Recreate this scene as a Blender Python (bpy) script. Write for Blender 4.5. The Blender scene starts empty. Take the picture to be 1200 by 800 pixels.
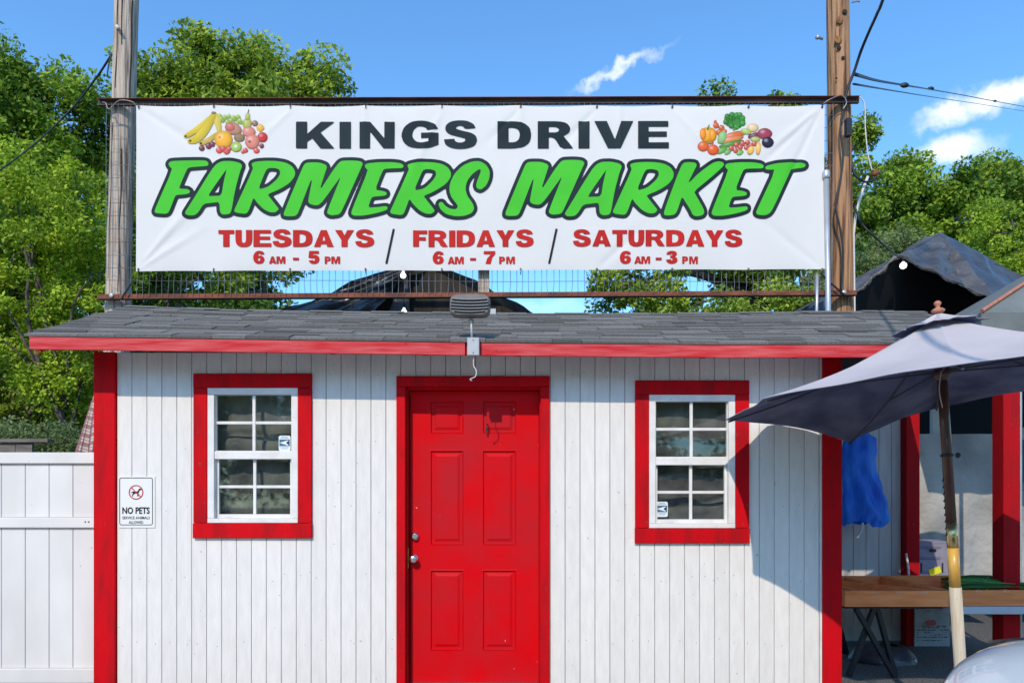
import bpy, math, random
import numpy as np
from mathutils import Vector, Matrix
rad = math.radians
random.seed(7)
RNG = np.random.default_rng(11)
scene = bpy.context.scene
COL = scene.collection

# ------------------------------------------------------------------ camera
CAM_Y, CAM_Z, F = -4.85, 1.39, 820.0          # focal length in units of 1/1200 of the frame width
cam_data = bpy.data.cameras.new("camera")
cam_data.sensor_width = 36.0
cam_data.lens = F / 1200 * 36.0
cam_data.shift_y = 177 / 1200
cam_data.clip_start, cam_data.clip_end = 0.05, 2000
cam = bpy.data.objects.new("camera", cam_data)
cam.location = (0, CAM_Y, CAM_Z)
cam.rotation_euler = (rad(90), 0, 0)
COL.objects.link(cam)
scene.camera = cam

def W(px, py, y):
    """measured point of the photograph -> place at depth y"""
    d = y - CAM_Y
    return Vector(((px - 600) / F * d, y, CAM_Z + (577 - py) / F * d))
def WX(px, y): return W(px, 0, y).x
def WZ(py, y): return W(0, py, y).z

# ------------------------------------------------------------------ light
scene.view_settings.view_transform = 'Standard'
scene.view_settings.look = 'None'
scene.view_settings.exposure = 0.46
scene.view_settings.gamma = 1.0
LIGHT = Vector((0.304, 1.0, -0.833)).normalized()          # the way the sunlight travels
sun_data = bpy.data.lights.new("sun", 'SUN')
sun_data.energy = 2.45
sun_data.angle = rad(0.5)
sun_data.color = (1.0, 0.865, 0.69)
sun = bpy.data.objects.new("sun", sun_data)
sun.rotation_euler = LIGHT.to_track_quat('-Z', 'Y').to_euler()
sun.location = (-3, -10, 9)
COL.objects.link(sun)
SUN_EL = math.asin(-LIGHT.z)
SUN_AZ = math.atan2(-LIGHT.x, -LIGHT.y)

world = bpy.data.worlds.new("World")
scene.world = world
world.use_nodes = True
nt = world.node_tree
nt.nodes.clear()
def wn(t, **k):
    n = nt.nodes.new(t)
    for a, b in k.items(): setattr(n, a, b)
    return n
wout = wn('ShaderNodeOutputWorld'); wbg = wn('ShaderNodeBackground')
sky = wn('ShaderNodeTexSky', sky_type='NISHITA', sun_disc=False)
sky.sun_elevation = SUN_EL; sky.sun_rotation = SUN_AZ
sky.air_density = 1.0; sky.dust_density = 0.3; sky.ozone_density = 2.0
wbg.inputs['Strength'].default_value = 0.15
tint = wn('ShaderNodeMix', data_type='RGBA', blend_type='MULTIPLY')
tint.inputs[0].default_value = 1.0
tint.inputs[7].default_value = (.74, 1.18, 1.45, 1)
nt.links.new(sky.outputs[0], tint.inputs[6])
geo = wn('ShaderNodeTexCoord')
nz = wn('ShaderNodeTexNoise'); nz.inputs['Scale'].default_value = 26; nz.inputs['Detail'].default_value = 7; nz.inputs['Roughness'].default_value = .6
nt.links.new(geo.outputs['Generated'], nz.inputs['Vector'])
nsub = wn('ShaderNodeVectorMath', operation='SUBTRACT'); nsub.inputs[1].default_value = (.5, .5, .5)
nt.links.new(nz.outputs['Color'], nsub.inputs[0])
nscl = wn('ShaderNodeVectorMath', operation='SCALE'); nscl.inputs['Scale'].default_value = .05
nt.links.new(nsub.outputs[0], nscl.inputs[0])
nadd = wn('ShaderNodeVectorMath', operation='ADD')
nt.links.new(geo.outputs['Generated'], nadd.inputs[0]); nt.links.new(nscl.outputs[0], nadd.inputs[1])
def direction(px, py):
    return Vector(((px - 600) / F, 1, (577 - py) / F)).normalized()
# cloud centres as directions, half sizes in radians, tilt, strength
clouds = [(728, 79, .050, .0055, -.34, .62), (1180, 112, .050, .013, .1, .95), (1109, 132, .018, .011, 0, .9), (1118, 174, .034, .014, .1, 1.0),
          (696, 93, .016, .005, -.5, .55), (1109, 131, .022, .012, 0, .9), (640, 358, .06, .012, 0, .2)]
blobs = [(direction(a, b), c, d, t, s) for a, b, c, d, t, s in clouds]
for k in range(12):
    az = rad(85 + 17 * k); el = rad(18 + (k * 37) % 34)
    blobs.append((Vector((math.sin(az) * math.cos(el), math.cos(az) * math.cos(el), math.sin(el))), .09 + .02 * (k % 3), .03, 0, .8))
prev = None
for dr, hw, hh, tl, st in blobs:
    right = Vector((0, 0, 1)).cross(dr).normalized() * -1
    up = right.cross(dr).normalized()
    if up.z < 0: up = -up
    r2 = right * math.cos(tl) - up * math.sin(tl) if tl < 0 else right
    if tl < 0: r2 = right * math.cos(-tl) + up * math.sin(-tl)
    u2 = up * math.cos(tl) + right * math.sin(tl)
    sub = wn('ShaderNodeVectorMath', operation='SUBTRACT'); sub.inputs[1].default_value = dr
    nt.links.new(nadd.outputs[0], sub.inputs[0])
    da = wn('ShaderNodeVectorMath', operation='DOT_PRODUCT'); da.inputs[1].default_value = r2 / hw
    db = wn('ShaderNodeVectorMath', operation='DOT_PRODUCT'); db.inputs[1].default_value = u2 / hh
    dc = wn('ShaderNodeVectorMath', operation='DOT_PRODUCT'); dc.inputs[1].default_value = dr / hw
    for q in (da, db, dc): nt.links.new(sub.outputs[0], q.inputs[0])
    cb = wn('ShaderNodeCombineXYZ')
    for i, q in enumerate((da, db, dc)): nt.links.new(q.outputs['Value'], cb.inputs[i])
    ln = wn('ShaderNodeVectorMath', operation='LENGTH'); nt.links.new(cb.outputs[0], ln.inputs[0])
    mr = wn('ShaderNodeMapRange', interpolation_type='SMOOTHSTEP')
    mr.inputs['From Min'].default_value = 1.6; mr.inputs['From Max'].default_value = .1
    mr.inputs['To Min'].default_value = 0; mr.inputs['To Max'].default_value = st
    nt.links.new(ln.outputs['Value'], mr.inputs['Value'])
    if prev is None: prev = mr.outputs[0]
    else:
        mx = wn('ShaderNodeMath', operation='MAXIMUM')
        nt.links.new(prev, mx.inputs[0]); nt.links.new(mr.outputs[0], mx.inputs[1]); prev = mx.outputs[0]
cmix = wn('ShaderNodeMix', data_type='RGBA')
nt.links.new(prev, cmix.inputs[0]); nt.links.new(tint.outputs[2], cmix.inputs[6])
cmix.inputs[7].default_value = (6.2, 6.3, 6.5, 1)
nt.links.new(cmix.outputs[2], wbg.inputs['Color']); nt.links.new(wbg.outputs[0], wout.inputs[0])

# ------------------------------------------------------------------ materials
def mat(name, color, rough=.6, metal=0, spec=.4, var=None, scale=6, stretch=(1, 1, 1), bump=0, bscale=None, specks=None,
        coat=0, rnd=0, detail=5, lo=.35, hi=.65, trans=0, coords='Object'):
    """procedural principled material: base colour with a noise mix to `var`, relief, specks and per-object variation"""
    m = bpy.data.materials.new(name); m.use_nodes = True
    t = m.node_tree; N = t.nodes; L = t.links; b = N['Principled BSDF']
    b.inputs['Roughness'].default_value = rough; b.inputs['Metallic'].default_value = metal
    b.inputs['Specular IOR Level'].default_value = spec; b.inputs['Coat Weight'].default_value = coat
    b.inputs['Base Color'].default_value = (*color, 1)
    tc = N.new('ShaderNodeTexCoord'); mp = N.new('ShaderNodeMapping'); mp.inputs['Scale'].default_value = stretch
    oi0 = N.new('ShaderNodeObjectInfo'); ad0 = N.new('ShaderNodeVectorMath'); ad0.operation = 'MULTIPLY_ADD'; ad0.inputs[1].default_value = (1.37, 1.37, 1.37)
    L.new(oi0.outputs['Location'], ad0.inputs[0]); L.new(tc.outputs[coords], ad0.inputs[2])      # each piece gets its own stretch of grain
    L.new(ad0.outputs[0], mp.inputs[0])
    src = None
    if var is not None:
        n = N.new('ShaderNodeTexNoise'); n.inputs['Scale'].default_value = scale; n.inputs['Detail'].default_value = detail
        L.new(mp.outputs[0], n.inputs['Vector'])
        r = N.new('ShaderNodeMapRange'); r.inputs['From Min'].default_value = lo; r.inputs['From Max'].default_value = hi
        L.new(n.outputs[0], r.inputs['Value'])
        x = N.new('ShaderNodeMix'); x.data_type = 'RGBA'
        x.inputs[6].default_value = (*color, 1); x.inputs[7].default_value = (*var, 1)
        L.new(r.outputs[0], x.inputs[0]); src = x.outputs[2]
    if specks is not None:
        sc, amount, scol = specks
        n = N.new('ShaderNodeTexNoise'); n.inputs['Scale'].default_value = sc; n.inputs['Detail'].default_value = 3
        L.new(ad0.outputs[0], n.inputs['Vector'])
        r = N.new('ShaderNodeMapRange'); r.inputs['From Min'].default_value = amount; r.inputs['From Max'].default_value = amount + .04
        L.new(n.outputs[0], r.inputs['Value'])
        x = N.new('ShaderNodeMix'); x.data_type = 'RGBA'; x.inputs[7].default_value = (*scol, 1)
        if src: L.new(src, x.inputs[6])
        else: x.inputs[6].default_value = (*color, 1)
        L.new(r.outputs[0], x.inputs[0]); src = x.outputs[2]
    if rnd:
        oi = N.new('ShaderNodeObjectInfo'); r = N.new('ShaderNodeMapRange')
        r.inputs['To Min'].default_value = 1 - rnd; r.inputs['To Max'].default_value = 1 + rnd
        L.new(oi.outputs['Random'], r.inputs['Value'])
        x = N.new('ShaderNodeMix'); x.data_type = 'RGBA'; x.blend_type = 'MULTIPLY'; x.inputs[0].default_value = 1
        if src: L.new(src, x.inputs[6])
        else: x.inputs[6].default_value = (*color, 1)
        L.new(r.outputs[0], x.inputs[7]); src = x.outputs[2]
    if src: L.new(src, b.inputs['Base Color'])
    if bump:
        n = N.new('ShaderNodeTexNoise'); n.inputs['Scale'].default_value = bscale or scale; n.inputs['Detail'].default_value = 6
        L.new(mp.outputs[0], n.inputs['Vector'])
        bp = N.new('ShaderNodeBump'); bp.inputs['Strength'].default_value = 1; bp.inputs['Distance'].default_value = bump
        L.new(n.outputs[0], bp.inputs['Height']); L.new(bp.outputs[0], b.inputs['Normal'])
    if trans:
        tr = N.new('ShaderNodeBsdfTranslucent'); ms = N.new('ShaderNodeMixShader'); ms.inputs[0].default_value = trans
        if src: L.new(src, tr.inputs[0])
        else: tr.inputs[0].default_value = (*color, 1)
        L.new(b.outputs[0], ms.inputs[1]); L.new(tr.outputs[0], ms.inputs[2])
        L.new(ms.outputs[0], N['Material Output'].inputs[0])
    return m

M = {}
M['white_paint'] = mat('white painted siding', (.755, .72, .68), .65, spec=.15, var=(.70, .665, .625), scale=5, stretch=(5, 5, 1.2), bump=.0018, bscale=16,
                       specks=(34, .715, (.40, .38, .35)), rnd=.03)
M['groove'] = mat('siding groove', (.30, .31, .32), .8)
M['red_paint'] = mat('red trim paint', (.56, .003, .008), .62, spec=.08, var=(.36, .006, .010), scale=4, stretch=(3, 3, .8), bump=.004, bscale=14,
                     specks=(30, .695, (.20, .05, .05)), rnd=.06, lo=.42, hi=.72)
M['red_door'] = mat('red door paint', (.62, .002, .006), .5, spec=.07, var=(.46, .012, .018), scale=2.2, bump=.004, bscale=5, specks=(30, .755, (.8, .35, .3)))
M['red_fascia'] = mat('faded red fascia paint', (.52, .028, .035), .7, spec=.1, var=(.60, .10, .10), scale=7, stretch=(.5, 1, 5), bump=.004, bscale=20,
                      specks=(26, .70, (.20, .03, .03)))
M['red_post'] = mat('red post paint', (.42, .006, .010), .6, spec=.08, var=(.32, .008, .012), scale=5, stretch=(4, 4, .7), bump=.003, bscale=14, specks=(45, .72, (.5, .12, .12)))
M['shingle'] = mat('asphalt shingle', (.22, .21, .197), .95, spec=.1, var=(.10, .096, .092), scale=150, bump=.002, bscale=220, rnd=.28, lo=.3, hi=.7)
M['roof_deck'] = mat('roof deck', (.045, .045, .05), .9)
M['wood_inner'] = mat('bare framing wood', (.28, .2, .13), .8, var=(.2, .14, .09), scale=5, stretch=(1, 6, 6))
M['vinyl'] = mat('white vinyl', (.74, .71, .68), .45, spec=.25, var=(.655, .625, .59), scale=3, stretch=(1, 1, .5), specks=(26, .735, (.48, .45, .41)), rnd=.02)
M['window_vinyl'] = mat('window vinyl', (.77, .745, .715), .45, spec=.25, var=(.66, .635, .61), scale=9, specks=(60, .72, (.4, .38, .34)))
M['curtain'] = mat('grey plastic sheet', (.165, .16, .15), .8, var=(.035, .035, .034), scale=3.2, bump=.012, bscale=9, lo=.36, hi=.66, detail=5)
M['chrome'] = mat('worn nickel', (.62, .62, .6), .25, metal=1)
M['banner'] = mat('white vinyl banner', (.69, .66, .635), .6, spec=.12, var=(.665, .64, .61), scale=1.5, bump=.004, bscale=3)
M['green_print'] = mat('green print', (.075, .52, .04), .6, spec=.08, var=(.065, .47, .035), scale=3)
M['dark_print'] = mat('dark slate print', (.018, .028, .033), .6, spec=.05, var=(.026, .038, .044), scale=2.5)
M['red_print'] = mat('red print', (.52, .022, .018), .6, spec=.08, var=(.45, .02, .018), scale=4)
M['black_print'] = mat('black print', (.02, .02, .025), .6, spec=.1)
M['pole_grey'] = mat('weathered grey pole wood', (.56, .45, .36), .9, spec=.1, var=(.17, .125, .095), scale=10, stretch=(5, 5, .16), bump=.018, bscale=12, lo=.45, hi=.66, detail=9)
M['pole_brown'] = mat('brown pole wood', (.46, .25, .135), .9, spec=.1, var=(.10, .055, .035), scale=9, stretch=(5, 5, .16), bump=.02, bscale=12, lo=.44, hi=.62, detail=9)
M['knot'] = mat('dark knot wood', (.035, .02, .012), .9)
M['knot_light'] = mat('orange knot wood', (.36, .17, .06), .85, var=(.14, .06, .025), scale=22)
M['rust'] = mat('rusty steel', (.27, .075, .035), .8, var=(.11, .035, .02), scale=14, stretch=(.4, 1, 1), bump=.003, bscale=40)
M['dark_steel'] = mat('dark brown steel', (.035, .022, .018), .65, var=(.12, .055, .035), scale=4, stretch=(.6, 1, 3), lo=.5, hi=.75)
M['wire'] = mat('galvanised wire', (.36, .36, .35), .45, metal=.6, var=(.2, .15, .12), scale=4)
M['galv'] = mat('galvanised conduit', (.5, .52, .54), .4, metal=.5, var=(.42, .43, .45), scale=6)
M['cable'] = mat('black cable', (.015, .016, .02), .5)
M['cable_white'] = mat('white cable', (.62, .61, .58), .5)
M['lamp_brown'] = mat('taupe plastic', (.20, .175, .16), .55, var=(.16, .142, .13), scale=12)
M['dark_gap'] = mat('dark louvre', (.015, .015, .016), .6)
M['box_grey'] = mat('grey metal box', (.44, .45, .46), .45, metal=.2, var=(.38, .39, .4), scale=10)
M['tarp'] = mat('black tarp', (.035, .038, .045), .32, spec=.6, var=(.07, .075, .085), scale=2.5, bump=.05, bscale=3.5, detail=7)
M['tarp_grey'] = mat('silver side tarp', (.115, .105, .10), .42, spec=.5, var=(.045, .042, .04), scale=2.5, stretch=(1, 1, 2), bump=.05, bscale=6, detail=7)
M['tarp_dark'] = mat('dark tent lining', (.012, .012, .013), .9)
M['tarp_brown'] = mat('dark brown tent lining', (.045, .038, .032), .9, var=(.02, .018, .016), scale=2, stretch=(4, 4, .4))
M['canvas'] = mat('grey green canvas', (.17, .19, .185), .85, var=(.13, .145, .14), scale=4, bump=.01, bscale=6)
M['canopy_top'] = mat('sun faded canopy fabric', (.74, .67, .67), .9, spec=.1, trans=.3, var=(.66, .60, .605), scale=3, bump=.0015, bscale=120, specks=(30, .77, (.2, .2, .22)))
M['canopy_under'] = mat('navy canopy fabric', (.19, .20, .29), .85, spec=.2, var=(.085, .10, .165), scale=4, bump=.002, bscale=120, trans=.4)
M['varnish'] = mat('dark varnished wood', (.12, .042, .022), .35, var=(.05, .02, .014), scale=7, stretch=(5, 5, .5), coat=.3)
M['rib'] = mat('dark rib', (.06, .06, .085), .7)
M['finial'] = mat('terracotta wood', (.50, .20, .12), .6, var=(.4, .14, .08), scale=30)
M['bare_wood'] = mat('bare pale pole wood', (.60, .52, .40), .6, var=(.44, .35, .24), scale=8, stretch=(6, 6, .4), specks=(40, .7, (.2, .15, .1)))
M['yellow_wood'] = mat('yellow varnished wood', (.68, .40, .07), .35, var=(.5, .24, .04), scale=8, stretch=(5, 5, .6), coat=.3)
M['brass'] = mat('brass sleeve', (.62, .46, .2), .25, metal=.9)
M['tray'] = mat('orange stained board', (.95, .33, .12), .8, spec=.1, var=(.80, .24, .08), scale=6, stretch=(.6, 2, 5), bump=.003, bscale=20, rnd=.12)
M['black_metal'] = mat('black painted metal', (.018, .02, .024), .4)
M['table_white'] = mat('pale plastic', (.50, .53, .58), .4, var=(.44, .47, .52), scale=5)
M['blue_plastic'] = mat('blue plastic', (.02, .30, .98), .35, spec=.5, var=(.006, .16, .80), scale=5, stretch=(2, 2, .8), bump=.025, bscale=9, trans=.35)
M['carton_grey'] = mat('lavender grey card', (.27, .26, .33), .8, var=(.22, .21, .27), scale=12)
M['carton_white'] = mat('white card', (.5, .52, .52), .8, var=(.4, .42, .42), scale=9)
M['ink'] = mat('faded ink', (.06, .10, .09), .8)
M['ink_purple'] = mat('purple ink', (.16, .10, .20), .8)
M['ink_red'] = mat('red ink', (.6, .14, .14), .8)
M['yellow_label'] = mat('yellow label', (.75, .66, .02), .6)
M['sheet'] = mat('grey white sheet', (.42, .41, .39), .5, var=(.27, .265, .255), scale=2.2, bump=.05, bscale=4)
M['panel_grey'] = mat('pale grey wall panel', (.54, .525, .50), .6, var=(.46, .45, .43), scale=5, stretch=(4, 4, .5), rnd=.03)
M['asphalt'] = mat('dark gravelly asphalt', (.085, .083, .08), .9, var=(.22, .215, .205), scale=70, bump=.012, bscale=60, lo=.45, hi=.7, coords='Object')
M['sign_white'] = mat('white sign face', (.75, .735, .71), .5, spec=.2)
M['sign_red'] = mat('red sign ink', (.5, .03, .04), .4)
M['stick_blue'] = mat('blue sticker', (.06, .14, .22), .3)
M['stick_white'] = mat('white sticker', (.7, .75, .78), .3)
M['car_paint'] = mat('white car paint', (.66, .70, .70), .18, spec=.5, coat=1.0)
M['car_black'] = mat('black car trim', (.012, .012, .013), .5)
M['tyre'] = mat('tyre rubber', (.02, .02, .02), .85)
M['rim'] = mat('alloy rim', (.45, .46, .48), .3, metal=.8)
M['tail'] = mat('red tail lens', (.4, .01, .01), .2)
M['bark'] = mat('tree bark', (.13, .105, .085), .95, var=(.05, .04, .034), scale=9, stretch=(3, 3, .6), bump=.03, bscale=9)
M['weather_wood'] = mat('weathered grey boards', (.23, .20, .17), .9, var=(.13, .11, .095), scale=9, stretch=(.6, 3, 3))
M['shovel_white'] = mat('dirty white cloth', (.6, .6, .57), .8)

def glass_mat(name, tint_=(.85, .9, .9), refl=.5):
    m = bpy.data.materials.new(name); m.use_nodes = True
    t = m.node_tree; N = t.nodes; L = t.links; N.remove(N['Principled BSDF'])
    tr = N.new('ShaderNodeBsdfTransparent'); tr.inputs[0].default_value = (*tint_, 1)
    gl = N.new('ShaderNodeBsdfGlossy'); gl.inputs['Roughness'].default_value = .03
    fr = N.new('ShaderNodeLayerWeight'); fr.inputs[0].default_value = .3
    pw_ = N.new('ShaderNodeMath'); pw_.operation = 'POWER'; pw_.inputs[1].default_value = 4; L.new(fr.outputs['Facing'], pw_.inputs[0])
    ml = N.new('ShaderNodeMath'); ml.operation = 'MULTIPLY_ADD'; ml.inputs[1].default_value = .8; ml.inputs[2].default_value = .10 * refl
    nz_ = N.new('ShaderNodeTexNoise'); nz_.inputs['Scale'].default_value = 3; bp = N.new('ShaderNodeBump'); bp.inputs['Distance'].default_value = .01
    L.new(nz_.outputs[0], bp.inputs['Height']); pass
    L.new(pw_.outputs[0], ml.inputs[0])
    ms = N.new('ShaderNodeMixShader'); L.new(ml.outputs[0], ms.inputs[0]); L.new(tr.outputs[0], ms.inputs[1]); L.new(gl.outputs[0], ms.inputs[2])
    L.new(ms.outputs[0], N['Material Output'].inputs[0]); return m
M['glass'] = glass_mat('window glass', (.93, .95, .94), .55)
M['car_glass'] = mat('dark car glass', (.02, .025, .028), .05, spec=.8)

def emit_mat(name, col, s):
    m = bpy.data.materials.new(name); m.use_nodes = True
    b = m.node_tree.nodes['Principled BSDF']; b.inputs['Base Color'].default_value = (*col, 1)
    b.inputs['Emission Color'].default_value = (*col, 1); b.inputs['Emission Strength'].default_value = s
    return m
M['bulb'] = emit_mat('lit bulb', (1, .95, .85), 1.6)

def leaf_mat(name, dark, light, trans=.35):
    m = bpy.data.materials.new(name); m.use_nodes = True
    t = m.node_tree; N = t.nodes; L = t.links; b = N['Principled BSDF']
    b.inputs['Roughness'].default_value = .5; b.inputs['Specular IOR Level'].default_value = .25
    at = N.new('ShaderNodeAttribute'); at.attribute_name = 'tone'
    x = N.new('ShaderNodeMix'); x.data_type = 'RGBA'; x.inputs[6].default_value = (*dark, 1); x.inputs[7].default_value = (*light, 1)
    L.new(at.outputs['Fac'], x.inputs[0]); L.new(x.outputs[2], b.inputs['Base Color'])
    tr = N.new('ShaderNodeBsdfTranslucent'); L.new(x.outputs[2], tr.inputs[0])
    ms = N.new('ShaderNodeMixShader'); ms.inputs[0].default_value = trans
    L.new(b.outputs[0], ms.inputs[1]); L.new(tr.outputs[0], ms.inputs[2]); L.new(ms.outputs[0], N['Material Output'].inputs[0])
    return m
M['leaf_oak'] = leaf_mat('oak leaves', (.04, .11, .014), (.34, .49, .04))
M['leaf_lime'] = leaf_mat('lime leaves', (.10, .20, .014), (.45, .58, .035))
M['leaf_mid'] = leaf_mat('mid green leaves', (.05, .13, .018), (.43, .53, .05))
M['leaf_olive'] = leaf_mat('olive leaves', (.09, .14, .04), (.28, .35, .12))
M['leaf_dark'] = leaf_mat('dark leaves', (.03, .08, .015), (.15, .25, .03))
M['husk'] = leaf_mat('husk green', (.02, .09, .015), (.10, .24, .05), .1)

# ------------------------------------------------------------------ helpers
def tag(o, label=None, cat=None, group=None, kind=None):
    for k, v in (('label', label), ('category', cat), ('group', group), ('kind', kind)):
        if v: o[k] = v
    return o
def thing(name, loc, label, cat, group=None, rot=(0, 0, 0)):
    o = bpy.data.objects.new(name, None); o.location = loc; o.rotation_euler = rot; o.empty_display_size = .1
    COL.objects.link(o); return tag(o, label, cat, group)
def W2P(parent):
    m = Matrix.Identity(4); p = parent
    chain = []
    while p is not None: chain.append(p); p = p.parent
    for q in reversed(chain): m = m @ q.matrix_basis
    return m
def mesh_obj(name, verts, faces, m, parent=None, smooth=False, mats=None, fmi=None, origin=None):
    """verts are in world space; the object sits at its own centre (or base) under the parent"""
    me = bpy.data.meshes.new(name)
    V = np.asarray([tuple(v) for v in verts], float) if not isinstance(verts, np.ndarray) else verts
    if origin is None: origin = Vector((V.min(0) + V.max(0)) / 2) if len(V) else Vector()
    origin = Vector(origin)
    me.from_pydata((V - np.array(origin)).tolist(), [], faces)
    for q in (mats or [m]): me.materials.append(q)
    if fmi is not None: me.polygons.foreach_set('material_index', fmi)
    if smooth: me.polygons.foreach_set('use_smooth', [True] * len(me.polygons))
    me.update()
    o = bpy.data.objects.new(name, me); COL.objects.link(o)
    if parent is not None:
        o.parent = parent
        o.matrix_basis = W2P(parent).inverted() @ Matrix.Translation(origin)
    else: o.location = origin
    return o
class MB:
    """collects shapes into one mesh"""
    def __init__(s): s.v = []; s.f = []
    def add(s, vs, fs):
        n = len(s.v); s.v += [tuple(v) for v in vs]; s.f += [tuple(i + n for i in f) for f in fs]; return s
    def box(s, x0, x1, y0, y1, z0, z1, ch=0):
        if ch:   # front (-y) face chamfered
            vs = [(x0, y1, z0), (x1, y1, z0), (x1, y1, z1), (x0, y1, z1), (x0, y0 + ch, z0), (x1, y0 + ch, z0), (x1, y0 + ch, z1), (x0, y0 + ch, z1),
                  (x0 + ch, y0, z0 + ch), (x1 - ch, y0, z0 + ch), (x1 - ch, y0, z1 - ch), (x0 + ch, y0, z1 - ch)]
            return s.add(vs, [(0, 3, 2, 1), (0, 1, 5, 4), (1, 2, 6, 5), (2, 3, 7, 6), (3, 0, 4, 7), (4, 5, 9, 8), (5, 6, 10, 9), (6, 7, 11, 10), (7, 4, 8, 11), (8, 9, 10, 11)])
        vs = [(x, y, z) for z in (z0, z1) for y in (y0, y1) for x in (x0, x1)]
        return s.add(vs, [(0, 2, 3, 1), (4, 5, 7, 6), (0, 1, 5, 4), (2, 6, 7, 3), (0, 4, 6, 2), (1, 3, 7, 5)])
    def obox(s, a, b, w, h, up=(0, 0, 1)):
        """bar from a to b with width w (sideways) and height h (along up)"""
        a, b = Vector(a), Vector(b); d = (b - a).normalized(); sd = d.cross(Vector(up))
        if sd.length < 1e-4: sd = d.cross(Vector((1, 0, 0)))
        sd.normalize(); u = sd.cross(d).normalized()
        vs = [p + sd * (w / 2 * i) + u * (h / 2 * j) for p in (a, b) for i, j in ((-1, -1), (1, -1), (1, 1), (-1, 1))]
        return s.add(vs, [(0, 3, 2, 1), (4, 5, 6, 7), (0, 1, 5, 4), (1, 2, 6, 5), (2, 3, 7, 6), (3, 0, 4, 7)])
    def tube(s, pts, r, n=8, cap=True):
        pts = [Vector(p) for p in pts]; rs = r if isinstance(r, (list, tuple)) else [r] * len(pts)
        vs = []; fs = []; prevu = None
        for i, p in enumerate(pts):
            d = (pts[min(i + 1, len(pts) - 1)] - pts[max(i - 1, 0)]).normalized()
            if prevu is None: u = d.cross(Vector((0, 0, 1)) if abs(d.z) < .9 else Vector((0, 1, 0))).normalized()
            else: u = (prevu - d * prevu.dot(d)).normalized()
            prevu = u; w = d.cross(u)
            for k in range(n):
                a = 2 * math.pi * k / n; vs.append(p + (u * math.cos(a) + w * math.sin(a)) * rs[i])
        for i in range(len(pts) - 1):
            for k in range(n):
                fs.append((i * n + k, i * n + (k + 1) % n, (i + 1) * n + (k + 1) % n, (i + 1) * n + k))
        if cap: fs.append(tuple(range(n))[::-1]); fs.append(tuple((len(pts) - 1) * n + k for k in range(n)))
        return s.add(vs, fs)
    def lathe(s, c, axis, prof, n=16):
        c, ax = Vector(c), Vector(axis).normalized()
        u = ax.cross(Vector((0, 0, 1)) if abs(ax.z) < .9 else Vector((1, 0, 0))).normalized(); w = ax.cross(u)
        vs = []; fs = []
        for r, h in prof:
            for k in range(n):
                a = 2 * math.pi * k / n; vs.append(c + ax * h + (u * math.cos(a) + w * math.sin(a)) * r)
        for i in range(len(prof) - 1):
            for k in range(n): fs.append((i * n + k, i * n + (k + 1) % n, (i + 1) * n + (k + 1) % n, (i + 1) * n + k))
        fs.append(tuple(range(n))[::-1]); fs.append(tuple((len(prof) - 1) * n + k for k in range(n)))
        return s.add(vs, fs)
    def build(s, name, m, parent=None, smooth=False, origin=None): return mesh_obj(name, s.v, s.f, m, parent, smooth, origin=origin)
def box(name, x0, x1, y0, y1, z0, z1, m, parent=None, ch=0): return MB().box(x0, x1, y0, y1, z0, z1, ch).build(name, m, parent)
def grid(fn, nu, nv):
    vs = [fn(i / nu, j / nv) for j in range(nv + 1) for i in range(nu + 1)]
    fs = [(j * (nu + 1) + i, j * (nu + 1) + i + 1, (j + 1) * (nu + 1) + i + 1, (j + 1) * (nu + 1) + i) for j in range(nv) for i in range(nu)]
    return vs, fs
def catmull(pts, n=8):
    P = [Vector(p) for p in pts]; P = [P[0] * 2 - P[1]] + P + [P[-1] * 2 - P[-2]]; out = []
    for i in range(1, len(P) - 2):
        for k in range(n):
            t = k / n
            out.append(.5 * ((2 * P[i]) + (P[i + 1] - P[i - 1]) * t + (2 * P[i - 1] - 5 * P[i] + 4 * P[i + 1] - P[i + 2]) * t * t + (3 * P[i] - P[i - 1] - 3 * P[i + 1] + P[i + 2]) * t ** 3))
    out.append(P[-2]); return out
def vnoise(x, y, seed=0):
    """smooth value noise, numpy or float"""
    x = np.asarray(x, float); y = np.asarray(y, float)
    xi = np.floor(x); yi = np.floor(y); fx = x - xi; fy = y - yi; fx = fx * fx * (3 - 2 * fx); fy = fy * fy * (3 - 2 * fy)
    def h(a, b): return np.modf(np.abs(np.sin(a * 127.1 + b * 311.7 + seed * 74.7) * 43758.5453))[0]
    return (h(xi, yi) * (1 - fx) + h(xi + 1, yi) * fx) * (1 - fy) + (h(xi, yi + 1) * (1 - fx) + h(xi + 1, yi + 1) * fx) * fy

# ------------------------------------------------------------------ ground
g = MB(); 
vs, fs = grid(lambda u, v: (-400 + 800 * u, -60 + 860 * v, 0), 8, 8)
tag(mesh_obj('ground', vs, fs, M['asphalt']), kind='structure')

M['bounce_slab'] = mat('pale bounce concrete', (.40, .385, .35), .9, var=(.32, .305, .275), scale=1.2, bump=.004, bscale=30, specks=(20, .72, (.2, .19, .17)))
bounce_slab = MB().box(-30, 30, -26, -.55, -.05, .004)  # unseen pale slab, added to bounce warm fill light into the hut's shade
tag(bounce_slab.build('unseen_bounce_slab', M['bounce_slab']), kind='structure')

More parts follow.
